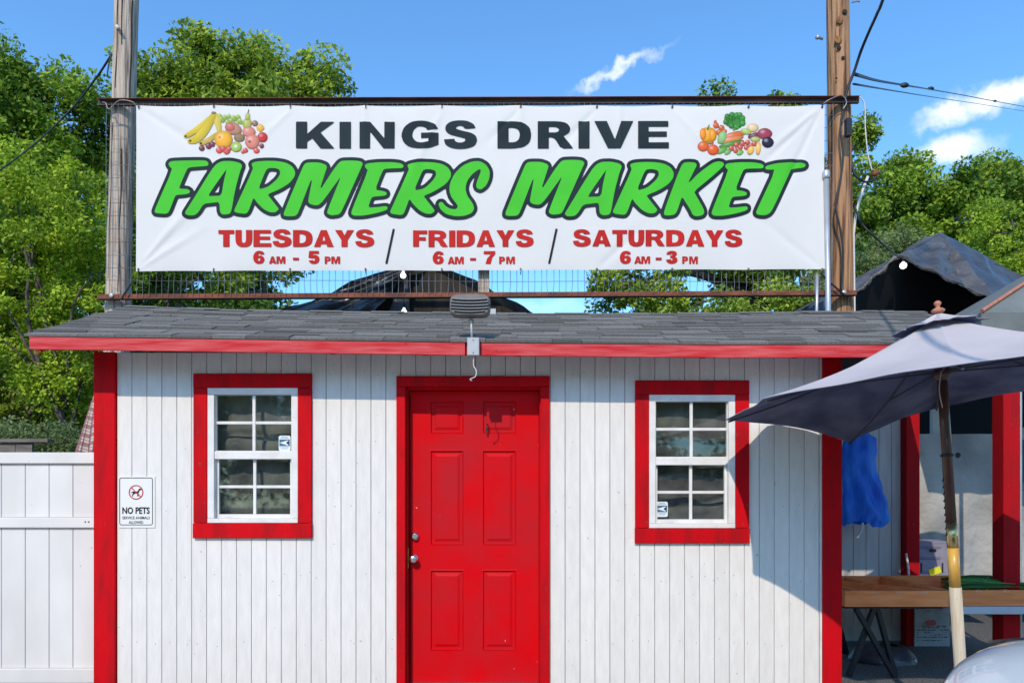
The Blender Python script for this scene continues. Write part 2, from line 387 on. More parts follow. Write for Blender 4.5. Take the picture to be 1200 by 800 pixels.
# ------------------------------------------------------------------ market hut
hut = thing('market_hut', (0, .9, 0), 'white board-sided market hut with red trim, red door and low grey shingle roof', 'hut')
XL, XR = -2.888, 2.278
PL, PR = WX(137, 0), WX(960, 0)
EAVE_Y, RIDGE_Y, BACK_Y = -.30, .90, 2.10
_ex = [35, 550, 840, 990, 1240]
def fascia_bottom(x): return float(np.interp(x, [WX(p, EAVE_Y) for p in _ex], [WZ(q, EAVE_Y) for q in (409, 416.3, 419, 418.6, 420)]))
def eave_z(x): return fascia_bottom(x) + .092
_rx = [152, 300, 600, 800, 1000, 1080]
def ridge_z(x): return float(np.interp(x, [WX(p, RIDGE_Y) for p in _rx], [WZ(q, RIDGE_Y) for q in (360, 365, 368.6, 368.6, 366, 366)]))
RX0, RX1 = WX(30, EAVE_Y), 3.36
def roof_pt(x, v, off=0):
    a = Vector((x, EAVE_Y, eave_z(x))); b = Vector((x, RIDGE_Y, ridge_z(x)))
    n = (b - a).cross(Vector((1, 0, 0))).normalized() * -1
    if n.z < 0: n = -n
    return a.lerp(b, v) + n * off
# windows and door openings
WIN = [(WX(228, 0), WX(366, 0), WZ(630, 0), WZ(438, 0)), (WX(744, 0), WX(877, 0), WZ(636, 0), WZ(446, 0))]
DX0, DX1, DZ1 = WX(465, 0), WX(644, 0), WZ(441, 0)
nb = 47; bw = (PR - PL) / nb
box('wall_sheathing', PL, WIN[0][0] + .08, .022, .05, 0, 2.36, M['groove'], hut)
sh = MB()
def wall_piece(a, b, z0, z1): sh.box(a, b, .022, .05, z0, z1)
wall_piece(WIN[0][0] + .081, WIN[0][1] - .08, 0, WIN[0][2] + .08); wall_piece(WIN[0][0] + .081, WIN[0][1] - .08, WIN[0][3] - .08, 2.36)
wall_piece(WIN[0][1] - .079, DX0 + .05, 0, 2.36); wall_piece(DX0 + .051, DX1 - .051, DZ1 - .05, 2.36); wall_piece(DX1 - .05, WIN[1][0] + .08, 0, 2.36)
wall_piece(WIN[1][0] + .081, WIN[1][1] - .08, 0, WIN[1][2] + .08); wall_piece(WIN[1][0] + .081, WIN[1][1] - .08, WIN[1][3] - .08, 2.36); wall_piece(WIN[1][1] - .079, PR, 0, 2.36)
sh.build('wall_sheathing', M['groove'], hut)
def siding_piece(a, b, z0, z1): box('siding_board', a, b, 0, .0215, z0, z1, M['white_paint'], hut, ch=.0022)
for i in range(nb):
    a = PL + i * bw + .0018; b = PL + (i + 1) * bw - .0018
    segs = [(a, b, .03, 2.36)]
    holes = [(w[0] + .03, w[1] - .03, w[2] + .03, w[3] - .03) for w in WIN] + [(DX0 + .03, DX1 - .03, -1, DZ1 - .03)]
    for hx0, hx1, hz0, hz1 in holes:
        out = []
        for s in segs:
            if s[1] <= hx0 or s[0] >= hx1 or s[3] <= hz0 or s[2] >= hz1: out.append(s); continue
            if s[2] < hz0: out.append((s[0], s[1], s[2], hz0))
            if s[3] > hz1: out.append((s[0], s[1], hz1, s[3]))
            m0, m1 = max(s[2], hz0), min(s[3], hz1)
            if s[0] < hx0 - .004: out.append((s[0], hx0, m0, m1))
            if s[1] > hx1 + .004: out.append((hx1, s[1], m0, m1))
        segs = out
    for s in segs:
        if s[3] - s[2] > .02: siding_piece(*s)
nails = MB()
for i in range(nb):
    for zn in (.35, .8, 1.27, 1.72, 2.2):
        xn = PL + (i + .5) * bw + random.uniform(-.03, .03); zn += random.uniform(-.03, .03)
        if any(w[0] - .01 < xn < w[1] + .01 and w[2] - .01 < zn < w[3] + .01 for w in WIN) or DX0 - .01 < xn < DX1 + .01 or random.random() < .35: continue
        nails.lathe((xn, -.0003, zn), (0, -1, 0), [(.0042, 0), (.003, .0012)], 6)
tag(nails.build('nail_heads', M['box_grey'], hut), kind='stuff')
box('corner_post', XL, PL - .002, -.022, .12, 0, 2.36, M['red_paint'], hut, ch=.003)
box('corner_post', PR + .016, XR, -.022, .12, 0, 2.36, M['red_paint'], hut, ch=.003)
box('trim_strip', PR + .002, PR + .014, -.012, .05, 0, 2.36, M['window_vinyl'], hut)
# side and back walls, floor
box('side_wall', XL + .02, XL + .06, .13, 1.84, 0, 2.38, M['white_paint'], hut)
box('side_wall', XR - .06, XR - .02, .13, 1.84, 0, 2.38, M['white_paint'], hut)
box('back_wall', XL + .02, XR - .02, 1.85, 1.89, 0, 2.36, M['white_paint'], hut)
box('floor_slab', XL + .07, XR - .07, .135, 1.84, .001, .04, M['wood_inner'], hut)
# roof: deck, shingles (each its own piece), fascia
roof = MB()
nx = 24
def deck(v0, v1, back=False):
    vs = []
    for i in range(nx + 1):
        x = RX0 + .03 + (RX1 - RX0 - .06) * i / nx
        for off in (-.012, -.045):
            for v in (0, 1):
                if not back: p = roof_pt(x, v, off); 
                else:
                    p = roof_pt(x, v, off); p.y = 2 * RIDGE_Y - p.y + .002
                vs.append(p)
    fs = []
    for i in range(nx):
        a = i * 4; b = a + 4
        fs += [(a, a + 1, b + 1, b), (a + 2, b + 2, b + 3, a + 3), (a, b, b + 2, a + 2), (a + 1, a + 3, b + 3, b + 1)]
    fs += [(0, 2, 3, 1), (nx * 4, nx * 4 + 1, nx * 4 + 3, nx * 4 + 2)]
    return vs, fs
roof.add(*deck(0, 1)); roof.add(*deck(0, 1, True))
roof_o = roof.build('roof', M['roof_deck'], hut)
NC = 13
for c in range(NC):
    x = RX0 - .015 * ((c * 7) % 3) / 2
    while x < RX1:
        w = random.choice((.22, .27, .32, .38)) * random.uniform(.85, 1.15)
        x1 = min(x + w, RX1)
        if RX1 - x1 < .08: x1 = RX1
        drop = random.choice((0, 0, .012, .02)) if c else 0
        v0 = c / NC - drop / 1.3 - (.012 if c == 0 else 0); v1 = min((c + 1.25) / NC, 1.0)
        th = random.choice((.006, .009, .014))
        lo = .002 if True else 0
        g_ = .0015
        vs = [roof_pt(x + g_, v0, .004 + th), roof_pt(x1 - g_, v0, .004 + th), roof_pt(x1 - g_, v1, -.004 + th), roof_pt(x + g_, v1, -.004 + th),
              roof_pt(x + g_, v0, -.004), roof_pt(x1 - g_, v0, -.004), roof_pt(x1 - g_, v1, -.008), roof_pt(x + g_, v1, -.008)]
        mesh_obj('shingle', vs, [(0, 1, 2, 3), (4, 7, 6, 5), (0, 4, 5, 1), (1, 5, 6, 2), (2, 6, 7, 3), (3, 7, 4, 0)], M['shingle'], roof_o)
        x = x1
# back slope: shingle courses out of the photograph's sight, one joined part
bk = MB()
for c in range(NC):
    x = RX0
    while x < RX1:
        x1 = min(x + random.uniform(.25, .45), RX1)
        q = [roof_pt(x, c / NC, .012), roof_pt(x1 - .003, c / NC, .012), roof_pt(x1 - .003, min((c + 1.2) / NC, 1), .004), roof_pt(x, min((c + 1.2) / NC, 1), .004)]
        for p in q: p.y = 2 * RIDGE_Y - p.y + .003
        bk.add(q, [(3, 2, 1, 0)]); x = x1
tag(bk.build('back_shingles', M['shingle'], roof_o), kind='stuff')
rc = MB()   # ridge cap
for i in range(26):
    x = RX0 + (RX1 - RX0) * i / 26; x1 = RX0 + (RX1 - RX0) * (i + 1) / 26 + .02
    h = .012 if i % 2 else .017
    z0, z1 = ridge_z(x), ridge_z(x1)
    rc.add([(x, RIDGE_Y - .07, z0 - .028 + h), (x1, RIDGE_Y - .07, z1 - .028 + h), (x1, RIDGE_Y, z1 + h), (x, RIDGE_Y, z0 + h), (x1, RIDGE_Y + .07, z1 - .028 + h), (x, RIDGE_Y + .07, z0 - .028 + h)],
           [(0, 1, 2, 3), (3, 2, 4, 5)])
rc.build('ridge_cap', M['shingle'], roof_o)
def fascia(x0, x1, y0, y1, name='fascia', m='red_fascia', zt=.078, zb=0.0):
    n = max(2, int((x1 - x0) / .3)); vs = []
    for i in range(n + 1):
        x = x0 + (x1 - x0) * i / n; b = fascia_bottom(x)
        vs += [(x, y0, b + zb), (x, y0, b + zt), (x, y1, b + zt), (x, y1, b + zb)]
    fs = []
    for i in range(n):
        for k in range(4):
            fs.append((i * 4 + k, i * 4 + (k + 1) % 4, i * 4 + 4 + (k + 1) % 4, i * 4 + 4 + k))
    fs += [(0, 1, 2, 3), (n * 4 + 3, n * 4 + 2, n * 4 + 1, n * 4)]
    return mesh_obj(name, vs, fs, M[m], hut)
fascia(WX(36, EAVE_Y), WX(545, EAVE_Y), EAVE_Y - .012, EAVE_Y + .012)
fascia(WX(563, EAVE_Y), RX1 - .03, EAVE_Y - .012, EAVE_Y + .012)
fascia(WX(36, EAVE_Y), RX1 - .03, EAVE_Y + .013, EAVE_Y + .035, 'sub_fascia', 'red_paint', .07, .004)
for xr in np.arange(RX0 + .15, RX1 - .05, .61):      # rafters under the overhangs
    a = roof_pt(xr, .02, -.085); b = roof_pt(xr, .98, -.085)
    a.z = max(a.z, fascia_bottom(xr) + .04); MB().obox(a, b, .038, .07).build('rafter', M['red_paint'], hut)
for xe in (RX0 + .035, RX1 - .035):
    MB().obox(roof_pt(xe, .03, -.075), roof_pt(xe, .995, -.075), .02, .09).build('barge_board', M['red_fascia'], hut)
fb = MB().tube([(WX(43, -.27), -.27, fascia_bottom(-2.8) - .02), (WX(43, -.27), -.27, fascia_bottom(-2.8) + .02)], .014, 8)
fb.build('marker_lamp', mat('amber lens', (.75, .33, .03), .4), hut)

# windows
def window(k, x0, x1, z0, z1, sticker_right):
    w = MB().box(x0, x1, -.024, .012, z1 - .097, z1, .003).build('window', M['red_paint'], hut)       # head board carries the rest
    tw = .095
    box('trim_board', x0, x0 + tw, -.021, .012, z0 + .105, z1 - .099, M['red_paint'], w, ch=.003)
    box('trim_board', x1 - tw, x1, -.021, .012, z0 + .105, z1 - .099, M['red_paint'], w, ch=.003)
    box('sill', x0 - .002, x1 + .002, -.028, .012, z0, z0 + .103, M['red_paint'], w, ch=.004)
    a, b, c, d = x0 + tw + .001, x1 - tw - .001, z0 + .105, z1 - .099        # opening
    fr = MB(); t = .045
    fr.box(a, b, -.016, .05, d - t, d, .002); fr.box(a, b, -.018, .05, c, c + .03, .002)
    fr.box(a, a + t, -.016, .05, c + .031, d - t - .001, .002); fr.box(b - t, b, -.016, .05, c + .031, d - t - .001, .002)
    fr.build('window_frame', M['window_vinyl'], w)
    zm = (c + d) / 2 + .005; A, B = a + t + .001, b - t - .001
    box('meeting_rail', A, B, -.010, .035, zm - .03, zm + .024, M['window_vinyl'], w, ch=.002)
    for (s0, s1, yy, ins) in ((zm + .0245, d - t - .001, .006, .006), (c + .031, zm - .0305, .020, .018)):
        s = MB(); s.box(A, A + ins, yy, yy + .025, s0, s1); s.box(B - ins, B, yy, yy + .025, s0, s1)
        if ins > .01: s.box(A + ins + .001, B - ins - .001, yy, yy + .025, s0, s0 + .028)
        else: s.box(A + ins + .001, B - ins - .001, yy, yy + .025, s0, s0 + .004)
        s.build('sash', M['window_vinyl'], w)
        g0 = s0 + (.0285 if ins > .01 else .005); xa, xb = A + ins + .0005, B - ins - .0005
        xm, gm = (xa + xb) / 2, (g0 + s1) / 2
        mu = MB(); mu.box(xm - .0105, xm + .0105, yy + .002, yy + .018, g0, s1 - .001, .002)
        mu.box(xa, xm - .011, yy + .003, yy + .017, gm - .010, gm + .010, .002); mu.box(xm + .011, xb, yy + .003, yy + .017, gm - .010, gm + .010, .002)
        mu.build('muntin', M['window_vinyl'], w)
        for px0, px1 in ((xa, xm - .0112), (xm + .0112, xb)):
            for pz0, pz1 in ((g0 + .0005, gm - .0105), (gm + .0105, s1 - .0015)):
                box('pane', px0, px1, yy + .009, yy + .012, pz0, pz1, M['glass'], w)
    lt = MB(); lt.box(a + .12, a + .17, -.02, -.0165, c + .034, c + .044); lt.build('sash_latch', M['window_vinyl'], w)
    # security sticker
    if sticker_right: sx, sz, yy = WX(333, 0), WZ(519, 0), .0135
    else: sx, sz, yy = WX(776.5, 0), WZ(596.5, 0), .0275
    st = sticker_mesh(sx, sz, yy); st.parent = w; st.matrix_basis = W2P(w).inverted() @ st.matrix_basis
    # sheet hung behind the glass
    def cf(u, v):
        x = a - .02 + (b - a + .04) * u; z = c - .02 + (d - c + .04) * v
        n = float(vnoise(u * 4 + k * 9, v * 5, 3)) * .05 + float(vnoise(u * 9 + k, v * 13, 5)) * .022
        hem = .03 * math.exp(-((v - (.62 + .04 * math.sin(u * 5 + k))) / .03) ** 2) + .03 * math.exp(-((v - (.22 + .05 * math.sin(u * 4 + 2 + k))) / .03) ** 2)
        return (x, .075 + n + hem, z)
    vs, fs = grid(cf, 40, 60)
    tag(mesh_obj('window_sheet', vs, fs, M['curtain'], smooth=True),
        ('crumpled dark grey plastic sheet behind the panes of the window left of the door' if sticker_right else
         'crumpled dark grey plastic sheet behind the panes of the window right of the door'), 'sheet', 'sheets hung inside the hut windows')
def poly_flat(pts, y): return [(p[0], y, p[1]) for p in pts]
def sticker_mesh(cx, cz, y):
    w, h = .041, .053
    def rr(w, h, r=.012, n=4):
        out = []
        for sx, sz, a0 in ((1, 1, 0), (-1, 1, 90), (-1, -1, 180), (1, -1, 270)):
            for i in range(n + 1):
                a = rad(a0 + 90 * i / n); out.append((cx + sx * (w - r) + r * math.cos(a), cz + sz * (h - r) + r * math.sin(a)))
        return out
    vs = []; fs = []; mi = []
    def add(pts, yy, m):
        n = len(vs); vs.extend(poly_flat(pts, yy)); fs.append(tuple(range(n, n + len(pts)))[::-1]); mi.append(m)
    add(rr(w, h), y - .004, 0)
    add([(cx - w * .88, cz - h * .38), (cx + w * .88, cz - h * .38), (cx + w * .88, cz + h * .5), (cx - w * .88, cz + h * .5)], y - .0045, 1)
    add([(cx - w * .85, cz + .003), (cx + w * .5, cz - h * .28), (cx + w * .62, cz - h * .22), (cx + w * .62, cz + h * .33), (cx + w * .5, cz + h * .38)], y - .005, 0)
    add([(cx + w * .55 + .009 * math.cos(i), cz + .003 + .009 * math.sin(i)) for i in np.linspace(0, 2 * math.pi, 13)[:-1]], y - .0055, 2)
    for i, q in enumerate((.68, .82, -.55, -.70)):
        L_ = w * (.55 if i % 2 else .7)
        add([(cx - L_, cz + h * q - .0012), (cx + L_, cz + h * q - .0012), (cx + L_, cz + h * q + .0012), (cx - L_, cz + h * q + .0012)], y - .0045, 1)
    return mesh_obj('security_sticker', vs, fs, None, mats=[M['stick_white'], M['stick_blue'], M['black_print']], fmi=mi)
window(0, *WIN[0], True); window(1, *WIN[1], False)

# door with frame
frame = MB().box(DX0, DX1, -.026, .012, DZ1 - .07, DZ1, .004).build('door_frame', M['red_paint'], hut)
box('casing', DX0, DX0 + .062, -.023, .012, 0.002, DZ1 - .072, M['red_paint'], frame, ch=.004)
box('casing', DX1 - .062, DX1, -.023, .012, 0.002, DZ1 - .072, M['red_paint'], frame, ch=.004)
ix0, ix1, iz = DX0 + .063, DX1 - .063, DZ1 - .073
jb = MB(); jb.box(ix0 - .02, ix0 + .006, .013, .13, .002, iz); jb.box(ix1 - .006, ix1 + .02, .013, .13, .002, iz); jb.box(ix0 + .007, ix1 - .007, .013, .13, iz - .012, iz + .02)
jb.build('jamb', M['red_paint'], frame)
YD = .098
sx0, sx1, sz0, sz1 = ix0 + .018, ix1 - .008, .05, iz - .016
def dX(px): return WX(px, YD)
def dZ(py): return WZ(py, YD)
pan = [(504, 543.5, 482 - 12, 508), (565, 605, 482 - 12, 508), (504, 543.5, 527, 638.5), (565, 605, 527, 638.5), (504, 543.5, 667, 762), (565, 605, 667, 762)]
pan = [(dX(a), dX(b), dZ(d), dZ(c)) for a, b, c, d in pan]
xs = [sx0, pan[0][0], pan[0][1], pan[1][0], pan[1][1], sx1]
zs = [sz0, pan[4][2], pan[4][3], pan[2][2], pan[2][3], pan[0][2], pan[0][3], sz1]
door = MB(); yb = YD + .044
for i in range(5):
    for j in range(7):
        hole = i in (1, 3) and j in (1, 3, 5)
        y0 = YD
        if not hole: door.add([(xs[i], y0, zs[j]), (xs[i + 1], y0, zs[j]), (xs[i + 1], y0, zs[j + 1]), (xs[i], y0, zs[j + 1])], [(0, 1, 2, 3)])
door.box(sx0, sx1, YD + .014, yb, sz0, sz1)
for q in ((sx0, sx0, sz0, sz1), (sx1, sx1, sz0, sz1)): door.add([(q[0], YD, q[2]), (q[0], yb, q[2]), (q[0], yb, q[3]), (q[0], YD, q[3])], [(0, 1, 2, 3)])
door_o = door.build('door', M['red_door'], hut)
for a, b, c, d in pan:
    p = MB()
    def ring(i, y): return [(a + i, y, c + i), (b - i, y, c + i), (b - i, y, d - i), (a + i, y, d - i)]
    rings = [ring(0, YD), ring(.006, YD - .003), ring(.012, YD + .011), ring(.026, YD + .011), ring(.046, YD + .002)]
    vs = sum(rings, []); fs = []
    for r in range(4):
        for k in range(4): fs.append((r * 4 + k, r * 4 + (k + 1) % 4, r * 4 + 4 + (k + 1) % 4, r * 4 + 4 + k))
    fs.append((16, 17, 18, 19)); p.add(vs, fs); p.build('door_panel', M['red_door'], door_o)
kn = MB().lathe((dX(485.5), YD, dZ(654)), (0, -1, 0), [(.030, .001), (.031, .006), (.024, .011), (.012, .015), (.012, .035), (.024, .042), (.029, .052), (.028, .062), (.020, .069), (.006, .070)], 20)
kn.build('door_knob', M['chrome'], door_o, True)
dbt = MB().lathe((dX(486.5), YD, dZ(628)), (0, -1, 0), [(.029, .001), (.029, .012), (.022, .020), (.021, .030), (.016, .033)], 20)
dbt.build('deadbolt', M['chrome'], door_o, False)
box('strike_wear', ix0 + .0065, ix0 + .0085, .05, .096, dZ(665), dZ(641), M['yellow_wood'], frame)
box('threshold', ix0 + .008, ix1 - .008, .02, .13, .005, .045, M['box_grey'], frame)
wire_shade = MB().tube(catmull([(dX(571), YD - .002, dZ(497)), (dX(571), YD - .03, dZ(500)), (dX(570), YD - .032, dZ(507))], 4), .006, 6)
wire_shade.build('wire_shadow', M['cable'], door_o)  # black tube on the door, painting in the wire tail's cast shadow

# ------------------------------------------------------------------ flood lamp on the eave
yl = EAVE_Y - .014
lamp = thing('flood_lamp', W(556, 408, yl), 'brown slatted floodlight head standing on a grey junction box at the eave above the door', 'floodlight')
lx0, lx1 = WX(548, yl), WX(562, yl)
box('junction_box', lx0, lx1, yl - .05, yl - .001, WZ(418, yl), WZ(397, yl), M['box_grey'], lamp, ch=.004)
sc = MB(); 
for (qx, qz) in ((555, 400.5), (555, 415)): sc.lathe((WX(qx, yl), yl - .051, WZ(qz, yl)), (0, -1, 0), [(.004, 0), (.003, .002)], 8)
sc.build('screw', M['cable'], lamp)
MB().tube([W(553, 398, yl - .03), W(552.5, 384, yl - .03), W(552, 374, yl - .02)], .008, 8).build('stem', M['box_grey'], lamp, True)
MB().lathe(W(552, 376, yl - .02), (0, 0, 1), [(.010, -.02), (.018, -.012), (.018, .006), (.010, .012)], 10).build('swivel', M['lamp_brown'], lamp, True)
hd = MB(); yh = yl - .02
prof = [(0, -.45, .5), (.2, -.5, .5), (.55, -.5, .5), (.85, -.44, .47), (1, -.36, .40)]
def head(u, v):   # u around superellipse, v depth
    a = 2 * math.pi * u; cx_, cz_ = math.cos(a), math.sin(a)
    ex = math.copysign(abs(cx_) ** .45, cx_); ez = math.copysign(abs(cz_) ** .55, cz_)
    s = (.90, .98, 1.0, .97, .80, .55)[int(round(v * 5))]
    zc = WZ(359, yh); xc = WX(551, yh)
    return (xc + ex * .132 * s + .0, yh - .055 + .15 * v, zc + ez * .072 * s - .012 * (abs(ex) ** 2) * (1 if ez < 0 else -1) * .3)
vs, fs = grid(head, 32, 5); n0 = len(vs); fs.append(tuple(range(0, 32))[::-1]); fs.append(tuple(range(5 * 33, 5 * 33 + 32)))
mesh_obj('lamp_housing', vs, fs, M['lamp_brown'], lamp)
lg = MB(); lc = MB()
for i, q in enumerate((354.5, 358, 361.5, 365, 368.5)):
    hw = (.112, .118, .12, .118, .10)[i]; zc = WZ(q, yh)
    pts = [(WX(551, yh) + hw * t, yh - .0585, zc - .006 * (1 - t * t) + .004) for t in np.linspace(-1, 1, 9)]
    lg.tube(pts, .0042, 5)
    lc.tube([(p[0], p[1] + .001, p[2] + .0075) for p in pts], .0022, 5)
lg.build('louvre_gap', M['dark_gap'], lamp); lc.build('louvre', M['box_grey'], lamp)
MB().tube(catmull([W(555, 418, yl - .02), W(555, 428, yl - .022), W(558, 434, yl - .03), W(557, 441, yl - .04), W(551, 444, yl - .045), W(553, 446, yl - .04)], 5), [.003] * 26, 6).build('wire_tail', M['cable_white'], lamp)
tag(box('roof_vent', WX(573, .84), WX(581, .84), .80, .86, ridge_z(0) - .022, WZ(366, .84) + .02, M['box_grey']), 'small pale block standing on the roof ridge beside the floodlight', 'vent')

# ------------------------------------------------------------------ no pets sign
sg = thing('notice_sign', W(160.5, 588, -.004), 'small white NO PETS sign with a crossed-out dog, left of the left window', 'sign')
y0 = -.004; a, b, c, d = WX(139.5, 0), WX(182, 0), WZ(618, 0), WZ(558, 0)
box('sign_plate', a, b, -.006, -.001, c, d, M['sign_white'], sg, ch=.001)
def rrect(x0, x1, z0, z1, r, n=5):
    out = []
    for cx_, cz_, a0 in ((x1 - r, z1 - r, 0), (x0 + r, z1 - r, 90), (x0 + r, z0 + r, 180), (x1 - r, z0 + r, 270)):
        for i in range(n + 1):
            t = rad(a0 + 90 * i / n); out.append((cx_ + r * math.cos(t), cz_ + r * math.sin(t)))
    return out
o1 = rrect(a + .006, b - .014, c + .018, d - .008, .014); o2 = rrect(a + .0105, b - .0185, c + .0225, d - .0125, .010)
n = len(o1); mesh_obj('printed_border', poly_flat(o1, -.0072) + poly_flat(o2, -.0072), [(i, (i + 1) % n, n + (i + 1) % n, n + i) for i in range(n)], M['black_print'], sg)
scx = (a + b) / 2 - .004; scz = WZ(576.5, 0)
def dog():
    vs = []; fs = []
    S_ = .00098
    def P(pts):
        n = len(vs); vs.extend([(scx + (x - 50) * S_, -.0075, scz - (y - 48) * S_) for x, y in pts]); fs.append(tuple(range(n, n + len(pts))))
    # body outline of a standing dog facing right
    P([(14, 48), (30, 42), (32, 52), (18, 52)]); P([(30, 42), (64, 42), (66, 58), (32, 56)]); P([(60, 42), (68, 28), (78, 30), (67, 54)])
    P([(68, 28), (76, 20), (88, 24), (90, 30), (78, 34)]); P([(30, 52), (40, 54), (30, 66), (30, 76), (22, 76), (23, 64)]); P([(34, 54), (42, 55), (36, 64)])
    P([(58, 56), (66, 56), (66, 76), (58, 76)]); P([(68, 56), (71, 60), (72, 74), (68, 74)])
    return vs, fs
vs, fs = dog(); mesh_obj('printed_dog', vs, fs, M['black_print'], sg)
R0, R1 = .0505, .0435; n = 40
vs = [(scx + r * math.cos(2 * math.pi * i / n), -.0081, scz + r * math.sin(2 * math.pi * i / n)) for r in (R0, R1) for i in range(n)]
fs = [(i, (i + 1) % n, n + (i + 1) % n, n + i) for i in range(n)]
dv = Vector((1, 0, -1)).normalized(); pv = Vector((1, 0, 1)).normalized() * .0035; c0 = Vector((scx, -.0081, scz))
k0 = len(vs); vs += [tuple(c0 - dv * R1 - pv), tuple(c0 + dv * R1 - pv), tuple(c0 + dv * R1 + pv), tuple(c0 - dv * R1 + pv)]; fs.append((k0, k0 + 1, k0 + 2, k0 + 3))
mesh_obj('printed_circle', vs, fs, M['sign_red'], sg)
def text_mesh(name, s, cx_, cz_, y, height, width, m, parent, bold=.02):
    cu = bpy.data.curves.new(name, 'FONT'); cu.body = s; cu.size = 1; cu.offset = bold; cu.resolution_u = 3
    to = bpy.data.objects.new(name, cu); COL.objects.link(to)
    me = bpy.data.meshes.new_from_object(to.evaluated_get(bpy.context.evaluated_depsgraph_get()))
    bpy.data.objects.remove(to); bpy.data.curves.remove(cu)
    V = np.array([v.co[:] for v in me.vertices]); fs_ = [tuple(p.vertices) for p in me.polygons]; bpy.data.meshes.remove(me)
    lo, hi = V.min(0), V.max(0); X = (V[:, 0] - (lo[0] + hi[0]) / 2) / (hi[0] - lo[0]) * width + cx_; Z = (V[:, 1] - (lo[1] + hi[1]) / 2) / (hi[1] - lo[1]) * height + cz_
    return mesh_obj(name, np.stack([X, np.full(len(X), y), Z], 1), fs_, m, parent)
text_mesh('printed_words', 'NO PETS', scx, WZ(597.8, 0), -.0076, .047, .190, M['black_print'], sg, .03)
text_mesh('printed_words', 'SERVICE ANIMALS', scx, WZ(606.3, 0), -.0076, .019, .190, M['black_print'], sg, .01)
text_mesh('printed_words', 'ALLOWED', scx, WZ(611.6, 0), -.0076, .019, .10, M['black_print'], sg, .01)

# ------------------------------------------------------------------ sign poles, beams, mesh, banner
YS = 1.95                      # plane of the banner
def pole_mesh(name, p0, p1, r0, r1, m, label, seed):
    n, rings = 20, 60; vs = []; fs = []
    p0, p1 = Vector(p0), Vector(p1)
    for j in range(rings + 1):
        t = j / rings; c_ = p0.lerp(p1, t); r = r0 + (r1 - r0) * t
        for k in range(n):
            a_ = 2 * math.pi * k / n
            rr_ = r * (1 + .05 * (float(vnoise(k * 1.7, t * 3, seed)) - .5) + .03 * (float(vnoise(k * .9, t * 14, seed + 3)) - .5))
            vs.append((c_.x + rr_ * math.cos(a_), c_.y + rr_ * math.sin(a_), c_.z))
    for j in range(rings):
        for k in range(n): fs.append((j * n + k, j * n + (k + 1) % n, (j + 1) * n + (k + 1) % n, (j + 1) * n + k))
    fs.append(tuple(range(n))[::-1]); fs.append(tuple(rings * n + k for k in range(n)))
    root = thing(name, p0, label, 'pole', 'wooden poles carrying the banner')
    mesh_obj('pole_shaft', vs, fs, m, root, True); return root
YP = YS + .19
def at_pole(px, py): return W(px, py, YP)
lt_, lb_ = at_pole(148.5, 0), at_pole(138.5, 355)
dirl = (lt_ - lb_) / (lt_.z - lb_.z)
poleL = pole_mesh('sign_pole', lb_ + dirl * (-lb_.z), lb_ + dirl * (WZ(-60, YP) - lb_.z), .122, .108, M['pole_grey'], 'pale grey weathered wooden pole at the left end of the banner', 1)
rt_, rb_ = at_pole(981.5, 0), at_pole(986, 355)
dirr = (rt_ - rb_) / (rt_.z - rb_.z)
poleR = pole_mesh('sign_pole', rb_ + dirr * (-rb_.z), rb_ + dirr * (WZ(-60, YP) - rb_.z), .122, .104, M['pole_brown'], 'orange-brown knotty wooden pole at the right end of the banner', 5)
# knots, pegs and cracks
for (qx, qy, s, mm) in ((984, 24, .032, 'knot_light'), (982, 47, .034, 'knot_light'), (988, 68, .016, 'knot'), (990, 14, .022, 'knot'), (980, 92, .009, 'knot'), (983, 56, .02, 'knot')):
    MB().lathe(W(qx, qy, YP - .112), (.1, -1, 0), [(s * 1.2, 0), (s, .006), (s * .6, .009), (s * .2, .006)], 12).build('knot', M[mm], poleR, True)
MB().lathe(W(964, 46, YP - .05), (-1, -.3, .1), [(.012, 0), (.012, .05), (.02, .052), (.02, .075)], 10).build('insulator', M['galv'], poleR, True)
MB().lathe(W(998, 3, YP - .05), (1, -.2, .1), [(.008, 0), (.008, .06), (.014, .062), (.014, .075)], 10).build('bolt', M['galv'], poleR, True)
MB().tube([W(137, 31, YP - .105), W(138.5, 33, YP - .17)], .016, 8).build('peg', M['shovel_white'], poleL, True)
for (qx, y_a, y_b, w) in ((144, 8, 110, .005), (150, 2, 60, .004), (158, 5, 118, .007), (136, 150, 330, .005), (147, 180, 345, .004)):
    z0_, z1_ = WZ(y_b, YP), WZ(y_a, YP)
    off = .112 * math.sqrt(max(.05, 1 - ((WX(qx, YP) - (lb_ + dirl * ((z0_ + z1_) / 2 - lb_.z)).x) / .118) ** 2))
    MB().tube([((lb_ + dirl * (z - lb_.z)).x + WX(qx, YP) - (lb_ + dirl * ((z0_ + z1_) / 2 - lb_.z)).x + .004 * math.sin(z * 9), YP - off + .001, z) for z in np.linspace(z0_, z1_, 16)], w, 6).build('crack', M['knot'], poleL)
fr_ = thing('banner_scaffold', W(560, 345, YS + .04), 'dark top beam and rusty bottom beam with wire mesh between the two poles', 'scaffold')
def beam(name, pa, pb, h, m, dy, th=.03):
    a_, b_ = W(*pa, YS + dy), W(*pb, YS + dy)
    MB().obox(a_, b_, th, h).build(name, M[m], fr_)
beam('top_beam', (116, 120.5), (1006, 117.5), .062, 'dark_steel', .035)
beam('top_beam_flange', (116, 117.2), (1006, 114.2), .004, 'rust', .012, .06)
beam('bottom_beam', (115, 348), (1003, 343.5), .048, 'rust', .035)
beam('bottom_beam_flange', (115, 350.7), (1003, 346.2), .006, 'dark_steel', .012, .055)
box('middle_post', WX(560, YS), WX(573, YS), YS + .06, YS + .12, ridge_z(0) - .25 + .0, WZ(122, YS), M['pole_grey'], fr_)
ym = YS + .01
mw = MB(); k = 0
